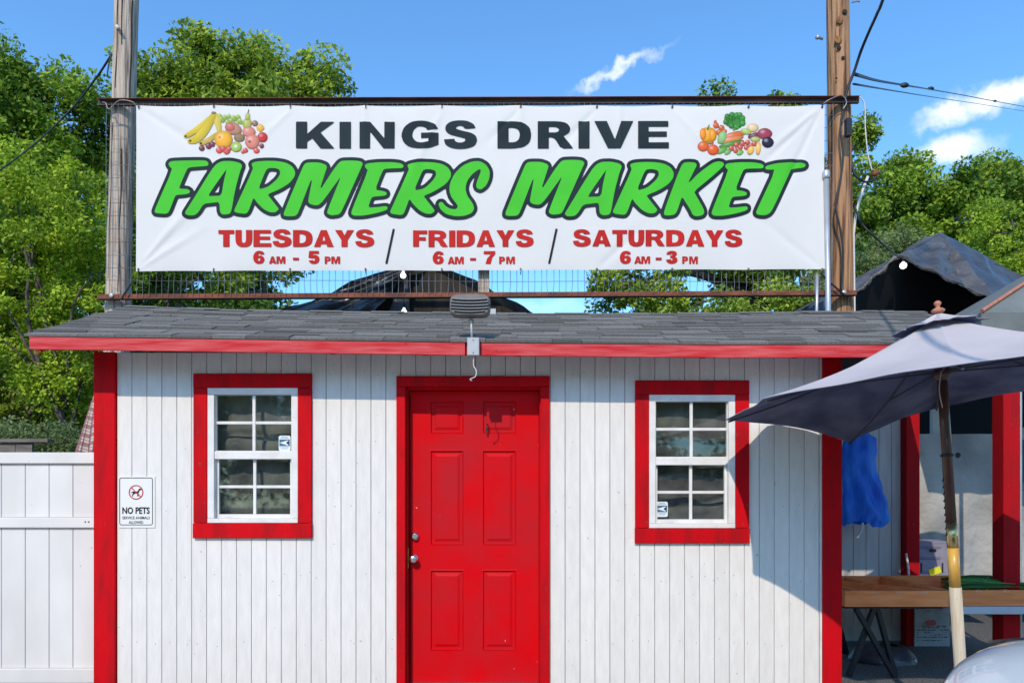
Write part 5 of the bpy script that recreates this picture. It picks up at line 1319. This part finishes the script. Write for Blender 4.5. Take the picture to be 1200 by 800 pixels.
tri('roof_tarp', A_, BR_, BB, M['tarp'], 11); tri('roof_tarp', A_, BB, BLc, M['tarp'], 12)
hem = MB(); 
for (a_, b_, dz) in ((Lc, G, .0), (G, Rc, .0)):
    pts_ = [a_.lerp(b_, t) + Vector((0, -.01, .02 * math.sin(t * 23))) for t in np.linspace(0, 1, 14)]; hem.tube(pts_, [.02 + .012 * math.sin(k * 2.1) for k in range(14)], 6)
hem.build('rolled_hem', M['tarp_grey'], rt)
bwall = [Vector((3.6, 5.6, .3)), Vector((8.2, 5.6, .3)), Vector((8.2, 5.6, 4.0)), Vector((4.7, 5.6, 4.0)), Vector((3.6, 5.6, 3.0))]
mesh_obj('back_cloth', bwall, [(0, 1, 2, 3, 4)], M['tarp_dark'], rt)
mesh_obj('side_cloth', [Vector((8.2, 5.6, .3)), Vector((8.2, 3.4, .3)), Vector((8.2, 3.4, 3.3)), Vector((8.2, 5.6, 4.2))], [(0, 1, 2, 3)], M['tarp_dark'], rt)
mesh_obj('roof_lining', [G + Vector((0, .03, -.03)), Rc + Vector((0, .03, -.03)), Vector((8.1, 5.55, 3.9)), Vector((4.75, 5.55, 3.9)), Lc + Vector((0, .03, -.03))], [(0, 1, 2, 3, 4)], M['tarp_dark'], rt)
for qx, qy, qz in ((Lc.x, yr + .05, Lc.z), (Rc.x, yr + .05, Rc.z), (4.4, 5.55, 3.6), (8.1, 5.5, 3.9)): MB().tube([(qx, qy, 0), (qx, qy, qz - .05)], .03, 8).build('tent_pole', M['galv'], rt)
q = (1058.5, 311.5); o = thing('string_bulb', W(*q, yr - .1), 'lit round bulb hanging under the peak of the right-hand black tent', 'bulb', 'bulbs hanging in the tents')
MB().lathe(W(*q, yr - .1), (0, 0, -1), [(.012, -.045), (.018, -.035), (.034, -.022), (.038, .0), (.030, .022), (.008, .034)], 14).build('bulb_glass', M['bulb'], o, True)
MB().tube([W(*q, yr - .1) + Vector((0, 0, .06)), W(1054, 302, yr - .02)], .006, 5).build('bulb_cord', M['cable'], o)
# grey canvas canopy at the right edge
gc = thing('grey_canopy', (5.2, 2.2, 0), 'grey-green canvas canopy corner at the right edge behind the parasol', 'tent')
g0 = W(1150, 366, .75); gA = W(1325, 252, 2.0); g1 = Vector((g0.x + 3.2, .75, g0.z)); g2 = Vector((g0.x + .25, 3.05, g0.z)); g3 = Vector((g1.x, 3.05, g0.z))
for tri_ in ((g0, g1, gA), (g1, g3, gA), (g3, g2, gA), (g2, g0, gA)): mesh_obj('canopy_panel', list(tri_), [(0, 1, 2)], M['canvas'], gc)
for a_, b_ in ((g0, g1), (g0, g2), (g1, g3)): mesh_obj('valance', [a_, b_, b_ + Vector((0, 0, -.22)), a_ + Vector((0, 0, -.22))], [(0, 1, 2, 3)], M['canvas'], gc)
MB().tube([g0 + Vector((0, -.01, .01)), g0.lerp(gA, .98) + Vector((0, -.01, .012))], .016, 6).build('seam_edge', M['finial'], gc)
for a_ in (g1, g2, g3): MB().tube([(a_.x, a_.y, 0), a_], .02, 8).build('canopy_leg', M['galv'], gc)
MB().tube([(g0.x + .36, g0.y + .08, 0), (g0.x + .36, g0.y + .08, g0.z + .05)], .02, 8).build('canopy_leg', M['galv'], gc)
# blue grey tarp roof between trees and pole
bt = thing('low_tarp_roof', (3.4, 4.2, 0), 'blue-grey tarp roof slope left of the brown pole, above the hut ridge', 'tent')
tarp_surface(bt, 'roof_tarp', W(925, 372, 4.0), W(985, 336, 4.0), W(985, 336, 4.0) + Vector((0, 2, 0)), W(925, 372, 4.0) + Vector((0, 2, 0)), M['tarp_grey'], 12, .03, 3)
mesh_obj('gable_cloth', [W(932, 371, 4.02), W(984, 341, 4.02), W(984, 400, 4.02), W(932, 400, 4.02)], [(0, 1, 2, 3)], mat('slate tarp', (.06, .10, .15), .6), bt)
MB().tube([(W(955, 371, 4.3).x, 4.3, 0), (W(955, 371, 4.3).x, 4.3, W(955, 358, 4.3).z)], .03, 8).build('tent_pole', M['galv'], bt); MB().tube([(W(984, 371, 5.5).x, 5.5, 0), (W(984, 371, 5.5).x, 5.5, W(984, 345, 4.0).z - .03)], .03, 8).build('tent_pole', M['galv'], bt)

# ------------------------------------------------------------------ trees
def leaves(name, centres, radii, per, size, m, parent, seed, tone_bias=0., flat=.55, kind=None):
    """many leaf-sized faces in clumps"""
    r = np.random.default_rng(seed); C_ = []; T = []
    for c_, rd in zip(centres, radii):
        n = int(per * 2.9 * (rd ** 1.5)); d = r.normal(size=(n, 3)); d /= np.linalg.norm(d, axis=1)[:, None]; q = rd * (r.random(n) ** .45)
        C_.append(np.array(c_) + d * q[:, None] * np.array([1, 1, .78])); T.append(np.full(n, r.uniform(-.25, .28)))
    C_ = np.concatenate(C_); T = np.concatenate(T); n = len(C_)
    nr = r.normal(size=(n, 3)); nr[:, 2] = np.abs(nr[:, 2]) * .9 + .25; nr[:, 1] -= .55; nr[:, 0] -= .15; nr /= np.linalg.norm(nr, axis=1)[:, None]
    t1 = np.cross(nr, r.normal(size=(n, 3))); t1 /= np.linalg.norm(t1, axis=1)[:, None]; t2 = np.cross(nr, t1)
    s = size * .56 * r.uniform(.45, 1.5, n)[:, None]
    P = np.stack([C_ - t1 * s, C_ + t2 * s * .55 + nr * s * .12, C_ + t1 * s * 1.05, C_ - t2 * s * .55 + nr * s * .1], 1).reshape(-1, 3)
    fs_ = np.arange(n * 4).reshape(-1, 4)
    me = bpy.data.meshes.new(name); org = P.mean(0); me.vertices.add(n * 4); me.vertices.foreach_set('co', (P - org).ravel())
    me.loops.add(n * 4); me.loops.foreach_set('vertex_index', fs_.ravel()); me.polygons.add(n); me.polygons.foreach_set('loop_start', np.arange(0, n * 4, 4)); me.update(calc_edges=True)
    tone = np.clip(.45 + tone_bias + T + r.normal(size=n) * .2, 0, 1); at = me.attributes.new('tone', 'FLOAT', 'POINT'); at.data.foreach_set('value', np.repeat(tone, 4))
    me.materials.append(m); o = bpy.data.objects.new(name, me); COL.objects.link(o)
    if parent is not None: o.parent = parent; o.matrix_basis = W2P(parent).inverted() @ Matrix.Translation(Vector(org))
    else: o.location = org
    return o
def tree(base, blobs_, label, m, seed, per=260, size=.09, trunk=.28, cl=1.0, ncl=26, name='broadleaf_tree', group='trees behind the market', bias=0., fork=.35):
    """blobs_: crown lobes (centre, radius) in world space"""
    r = random.Random(seed); root = thing(name, base, label, 'tree', group); base = Vector(base)
    zmin = min(c_[2] - rd for c_, rd in blobs_); cen = sum((Vector(c_) for c_, rd in blobs_), Vector()) / len(blobs_)
    top = Vector((cen.x, cen.y, max(c_[2] for c_, rd in blobs_)))
    fk = base + Vector(((cen.x - base.x) * .3, (cen.y - base.y) * .3, (top.z - base.z) * fork))
    tk = MB(); tk.tube(catmull([base, base.lerp(fk, .5) + Vector((r.uniform(-.1, .1), 0, 0)), fk, fk.lerp(top, .5) + Vector((r.uniform(-.4, .4), r.uniform(-.3, .3), 0)), top], 5), [trunk * (1.25 - 1.1 * k / 20) for k in range(21)], 9)
    cs, rs = [], []
    for c_, rd in blobs_:
        c_ = Vector(c_); st_ = fk.lerp(top, r.uniform(0, .5)); md = st_.lerp(c_, .5) + Vector((r.uniform(-.3, .3), r.uniform(-.3, .3), r.uniform(.1, .5)))
        tk.tube(catmull([st_, md, c_], 5), [trunk * .5 * (1 - .75 * k / 10) for k in range(11)], 6)
        for k in range(int(ncl * rd * rd / 4 + 6)):
            d = Vector((r.gauss(0, 1), r.gauss(0, 1), r.gauss(0, 1))).normalized(); q = rd * r.uniform(.5, 1.14); p = c_ + Vector((d.x * q, d.y * q, d.z * q * .85))
            if p.z < .8: continue
            cs.append(tuple(p)); rs.append(cl * r.choice((.2, .28, .4, .5, .62)) * r.uniform(.9, 1.1))
            if k % 4 == 0: tk.tube([c_.lerp(p, .1), c_.lerp(p, .6) + Vector((0, 0, .1)), p], [trunk * .16, trunk * .09, trunk * .03], 5, False)
    tk.build('trunk', M['bark'], root, True, origin=tuple(base)); leaves('crown', cs, rs, per, size, m, root, seed, bias); return root
def L3(px, py, y, r): return ((W(px, py, y)), r)
# left oak: reaches from behind the fence to above the banner beam
yt = 8.5
tree((WX(28, yt), yt, 0), [L3(-60, 200, yt, 1.7), L3(0, 140, yt, 1.2), L3(60, 160, yt + .5, 1.3), L3(20, 230, yt, 1.5), L3(95, 215, yt + .3, 1.1), L3(-70, 330, yt, 1.6), L3(10, 330, yt - .6, 1.3), L3(105, 140, yt + .8, .8), L3(110, 290, yt + .3, 1.0), L3(45, 108, yt + .6, .75), L3(-20, 98, yt, .8)],
     'large dark oak filling the left edge behind the fence', M['leaf_oak'], 21, per=430, size=.085, cl=.95, ncl=44)
yt = 6.6
tree((WX(95, yt), yt, 0), [L3(50, 280, yt, .9), L3(95, 250, yt, .75), L3(20, 230, yt, .75), L3(110, 320, yt, .8), L3(40, 345, yt, .8), L3(-30, 300, yt, 1.0), L3(95, 375, yt, .6), L3(-10, 390, yt, .8), L3(70, 440, yt + .3, .55), L3(100, 455, yt + .3, .5), L3(30, 425, yt + .6, .6)],
     'bright lime-green young tree in front of the left oak', M['leaf_lime'], 22, per=560, size=.062, trunk=.07, cl=.7, ncl=48, bias=.15)
yt = 9.5
tree((WX(105, yt), yt, 0), [L3(95, 430, yt, 1.0), L3(60, 470, yt, .8), L3(120, 480, yt, .9), L3(150, 400, yt, 1.0), L3(200, 350, yt, 1.2), L3(20, 440, yt + .5, 1.0), L3(-20, 470, yt, 1.0), L3(60, 400, yt, .9), L3(100, 350, yt, .9), L3(20, 370, yt + .3, 1.0)],
     'low dark green tree between the fence top and the hut eave', M['leaf_dark'], 23, per=480, size=.08, trunk=.15, cl=.75, ncl=44, bias=.1)
yt = 8.0
tree((WX(-15, yt), yt, 0), [L3(85, 440, yt, .55), L3(110, 420, yt, .5), L3(95, 485, yt, .5), L3(60, 500, yt, .45), L3(70, 380, yt, .6), L3(5, 480, yt, .6), L3(-25, 450, yt, .7), L3(15, 400, yt + .2, .6)],
     'mid-green layered tree whose branches hang just above the hedge', M['leaf_mid'], 34, per=640, size=.06, trunk=.09, cl=.55, ncl=60)
# tree behind the banner, left
yt = 13.
tree((WX(270, yt), yt, 0), [L3(190, 122, yt, 1.3), L3(235, 108, yt, 1.25), L3(285, 100, yt + .4, 1.15), L3(262, 82, yt, .75), L3(325, 105, yt, 1.1), L3(362, 105, yt, .75), L3(215, 160, yt, 1.8), L3(300, 170, yt, 1.8), L3(372, 138, yt, .7), L3(250, 260, yt, 2.0), L3(185, 300, yt, 1.8), L3(320, 280, yt, 1.4), L3(170, 210, yt, 1.5), L3(250, 340, yt, 1.3), L3(310, 345, yt, 1.0)],
     'broad green tree whose crown tops the banner beside the grey pole', M['leaf_mid'], 24, per=330, size=.115, cl=1.05, ncl=30, trunk=.35, bias=.12)
# behind the banner, right of centre
yt = 15.
tree((WX(880, yt), yt, 0), [L3(838, 135, yt, .6), L3(912, 132, yt, .6), L3(870, 200, yt, 1.5), L3(820, 260, yt, 1.8), L3(900, 280, yt, 1.8), L3(760, 330, yt, 1.4), L3(850, 345, yt, 1.6), L3(940, 340, yt, 1.5), L3(790, 380, yt, 1.2), L3(1008, 160, yt, .32), L3(720, 340, yt, .7), L3(965, 220, yt, 1.2)],
     'tall tree behind the right half of the banner with only its tip above the beam', M['leaf_mid'], 25, per=330, size=.115, cl=.95, ncl=30, trunk=.35)
# right group
yt = 17.
tree((WX(1075, yt), yt, 0), [L3(1072, 222, yt, 1.1), L3(1035, 255, yt, 1.2), L3(1090, 268, yt, 1.7), L3(1050, 215, yt, .7), L3(1010, 285, yt, 1.2), L3(1120, 240, yt, 1.2), L3(1030, 330, yt, 1.6), L3(1100, 330, yt, 1.8)],
     'dark green tree right of the brown pole, above the peaked tent', M['leaf_oak'], 26, per=360, size=.12, cl=1.0, ncl=34, trunk=.35, bias=.1)
yt = 19.
tree((WX(1170, yt), yt, 0), [L3(1150, 228, yt, 1.3), L3(1185, 236, yt, 1.4), L3(1230, 240, yt, 1.7), L3(1160, 270, yt, 2.0), L3(1220, 300, yt, 2.0), L3(1135, 300, yt, 1.6)],
     'rounded green tree at the right edge with cloud behind its top', M['leaf_mid'], 27, per=340, size=.13, cl=1.1, ncl=32, trunk=.38)
yt = 12.5
tree((WX(1190, yt), yt, 0), [L3(1190, 275, yt, 1.0), L3(1165, 310, yt, .9), L3(1215, 320, yt, 1.2), L3(1150, 340, yt, .7), L3(1240, 280, yt, 1.1)],
     'lime-green tree low at the right edge over the tarp roof', M['leaf_lime'], 28, per=480, size=.075, trunk=.16, cl=.75, ncl=40)
yt = 10.5
tree((WX(1030, yt), yt, 0), [L3(1010, 300, yt, .8), L3(1040, 300, yt, .7), L3(1060, 290, yt, .6), L3(1020, 345, yt, .9), L3(980, 330, yt, .8), L3(1065, 340, yt, .8)],
     'pale olive-green bushy tree just right of the brown pole', M['leaf_olive'], 29, per=620, size=.055, trunk=.12, cl=.6, ncl=48)
yt = 9.
tree((WX(870, yt), yt, 0), [L3(800, 390, yt, .8), L3(850, 372, yt, .6), L3(905, 368, yt, .7), L3(950, 365, yt, .7), L3(760, 400, yt, .7)],
     'low bright green shrub tree showing over the ridge below the right banner half', M['leaf_mid'], 30, per=560, size=.07, trunk=.12, cl=.6, ncl=48, bias=.15)
# hedge and far wood
hc, hr = [], []; r = random.Random(5)
for k in range(230):
    hc.append((-11 + 6.9 * r.random(), 2.2 + .9 * r.random(), .3 + 1.72 * r.random() ** .6)); hr.append(.26)
tag(leaves('clipped_hedge', hc, hr, 2300, .032, M['leaf_olive'], None, 31, -.1), 'low clipped olive-green hedge behind the white fence', 'hedge')
hc, hr = [], []
for k in range(620):
    x = -46 + 92 * r.random(); y = 30 + 8 * r.random(); hc.append((x, y, .5 + r.random() * (5.2 if abs(x) > 8 else 4.0) + (3.5 * r.random() if x < -10 else 0))); hr.append(1.5)
tag(leaves('far_woodland', hc, hr, 42, .26, M['leaf_dark'], None, 32), kind='stuff')
hc, hr = [], []
for k in range(520): x = -40 + 80 * r.random(); hc.append((x, -30 - 6 * r.random(), .5 + r.random() * (9 + 1.5 * math.sin(x * .5)))); hr.append(1.7)
tag(leaves('reflected_woodland', hc, hr, 42, .30, M['leaf_mid'], None, 35), kind='stuff')  # unseen trees behind the camera, added as a dark reflection for the panes
hc, hr = [], []
for k in range(120): hc.append((-13 + 7.6 * r.random(), 10.6 + 1.2 * r.random(), .4 + 5.2 * r.random())); hr.append(.8)
tag(leaves('understory_thicket', hc, hr, 330, .10, M['leaf_dark'], None, 33), kind='stuff')

# ------------------------------------------------------------------ white car at the right, nose towards the hut
car = thing('white_car', (2.30, -4.85, 0), 'glossy white parked car, only its front corner showing at bottom right', 'car')
CX, W2 = 2.15, .93; Y0 = -2.45      # nose
stations = [(0, .80, .42, .60, .64), (.06, .87, .30, .70, .765), (.2, .915, .22, .76, .86), (.45, .93, .20, .80, .925), (.8, .93, .20, .84, .965), (1.15, .93, .20, .88, .995), (1.5, .93, .20, .90, .99), (2.4, .93, .20, .93, .98), (3.3, .93, .20, .94, .99), (4.0, .91, .24, .92, .97), (4.25, .86, .34, .84, .90), (4.32, .80, .42, .76, .80)]
vs = []; prof_n = 0
for (s, hw, zb2, zsh, ztp) in stations:
    half = [(hw * .90, zb2), (hw * .985, zb2 + .06), (hw, zb2 + (zsh - zb2) * .55), (hw * .985, zsh - .06), (hw * .955, zsh - .015), (hw * .90, zsh + (ztp - zsh) * .40), (hw * .76, zsh + (ztp - zsh) * .74), (hw * .5, zsh + (ztp - zsh) * .95), (0, ztp)]
    ring_ = [(-a_, b_) for a_, b_ in half] + [(a_, b_) for a_, b_ in reversed(half[:-1])]
    # front curves back at the sides
    for a_, b_ in ring_:
        b_ = b_ * 1.13 if b_ > .5 else b_
        back = .20 * abs(a_ / hw) ** 3 * max(0, 1 - s / .9); vs.append((CX + a_, Y0 - s - back, b_))
    prof_n = len(ring_)
fs = []
for i in range(len(stations) - 1):
    for k in range(prof_n): fs.append((i * prof_n + k, i * prof_n + (k + 1) % prof_n, (i + 1) * prof_n + (k + 1) % prof_n, (i + 1) * prof_n + k))
fs.append(tuple(range(prof_n))); fs.append(tuple((len(stations) - 1) * prof_n + k for k in range(prof_n))[::-1])
body = mesh_obj('car_body', vs, fs, M['car_paint'], car, True)
ss = body.modifiers.new('smooth', 'SUBSURF'); ss.levels = ss.render_levels = 2
# greenhouse
def ringc(y, hw, z): return [(CX - hw, y, z), (CX + hw, y, z)]
gh = [(1.15, .78, 1.10, .78, 1.105), (1.85, .80, 1.10, .62, 1.54), (2.5, .81, 1.10, .62, 1.59), (3.4, .80, 1.10, .60, 1.54), (4.1, .76, 1.08, .70, 1.10)]
vs = []
for s, hb, zb2, ht, zt3 in gh: vs += [(CX - hb, Y0 - s, zb2), (CX - ht, Y0 - s, zt3), (CX + ht, Y0 - s, zt3), (CX + hb, Y0 - s, zb2)]
fs = []
for i in range(4):
    for k in range(3): fs.append((i * 4 + k, i * 4 + k + 1, i * 4 + 4 + k + 1, i * 4 + 4 + k))
mesh_obj('car_glazing', vs, fs, M['car_glass'], car)
vs, fs = grid(lambda u, v: (CX + (-.61 + 1.22 * u), Y0 - 1.85 - 1.6 * v, 1.55 + .07 * math.sin(math.pi * v) + .03 * math.sin(math.pi * u)), 10, 10)
mesh_obj('car_roof', vs, fs, M['car_paint'], car, True)
for sx in (-1, 1):
    for (s, hb, zb2, ht, zt3), (s2, hb2, zb3, ht2, zt4) in ((gh[0], gh[1]), (gh[4], gh[3])):
        MB().obox((CX + sx * (hb + .0), Y0 - s, zb2), (CX + sx * (ht2 + .01), Y0 - s2, zt4 + .01), .06, .04).build('roof_pillar', M['car_paint'], car)
    MB().obox((CX + sx * .82, Y0 - 2.6, 1.10), (CX + sx * .64, Y0 - 2.6, 1.58), .07, .03, (0, 1, 0)).build('roof_pillar', M['car_black'], car)
    MB().lathe((CX + sx * .98, Y0 - 1.45, 1.15), (0, 1, 0), [(.03, -.09), (.08, -.06), (.09, 0), (.06, .05), (.01, .07)], 12).build('wing_mirror', M['car_paint'], car, True)
    vsl, fsl = grid(lambda u, v: (CX + sx * (.62 + .24 * u), Y0 - .06 - .30 * u ** 2.2 + .035, .60 + .11 * v - .02 * u), 8, 4)
    mesh_obj('headlight', vsl, fsl, mat('headlight lens', (.6, .62, .64), .1, spec=.8), car, True)
    box('tail_light', CX + sx * .74 - .10, CX + sx * .74 + .10, Y0 - 4.36, Y0 - 4.30, .62, .80, M['tail'], car)
    for yy in (Y0 - .85, Y0 - 3.45):
        wh = MB().lathe((CX + sx * .82, yy, .33), (sx, 0, 0), [(.22, -.10), (.31, -.095), (.33, -.06), (.33, .08), (.31, .11), (.21, .115)], 28).build('wheel', M['tyre'], car, True)
        MB().lathe((CX + sx * .82, yy, .33), (sx, 0, 0), [(.20, .08), (.20, .118), (.17, .122), (.05, .10), (.04, .125)], 28).build('wheel_rim', M['rim'], wh)
        MB().lathe((CX + sx * .915, yy, .35), (sx, 0, 0), [(.37, -.02), (.37, .019), (.335, .021)], 28).build('wheel_arch', M['car_black'], car)
MB().tube(catmull([(CX - .70, Y0 - 1.1, 1.06), (CX - .72, Y0 - .6, 1.01), (CX - .66, Y0 - .22, .925), (CX - .45, Y0 - .09, .885), (CX, Y0 - .05, .88)], 6), .006, 5).build('hood_seam', M['car_black'], car)
box('grille', CX - .5, CX + .5, Y0 - .02, Y0 + .035, .42, .56, M['car_black'], car)
box('underbody', CX - .75, CX + .75, Y0 - 4.1, Y0 - .3, .18, .30, M['car_black'], car)
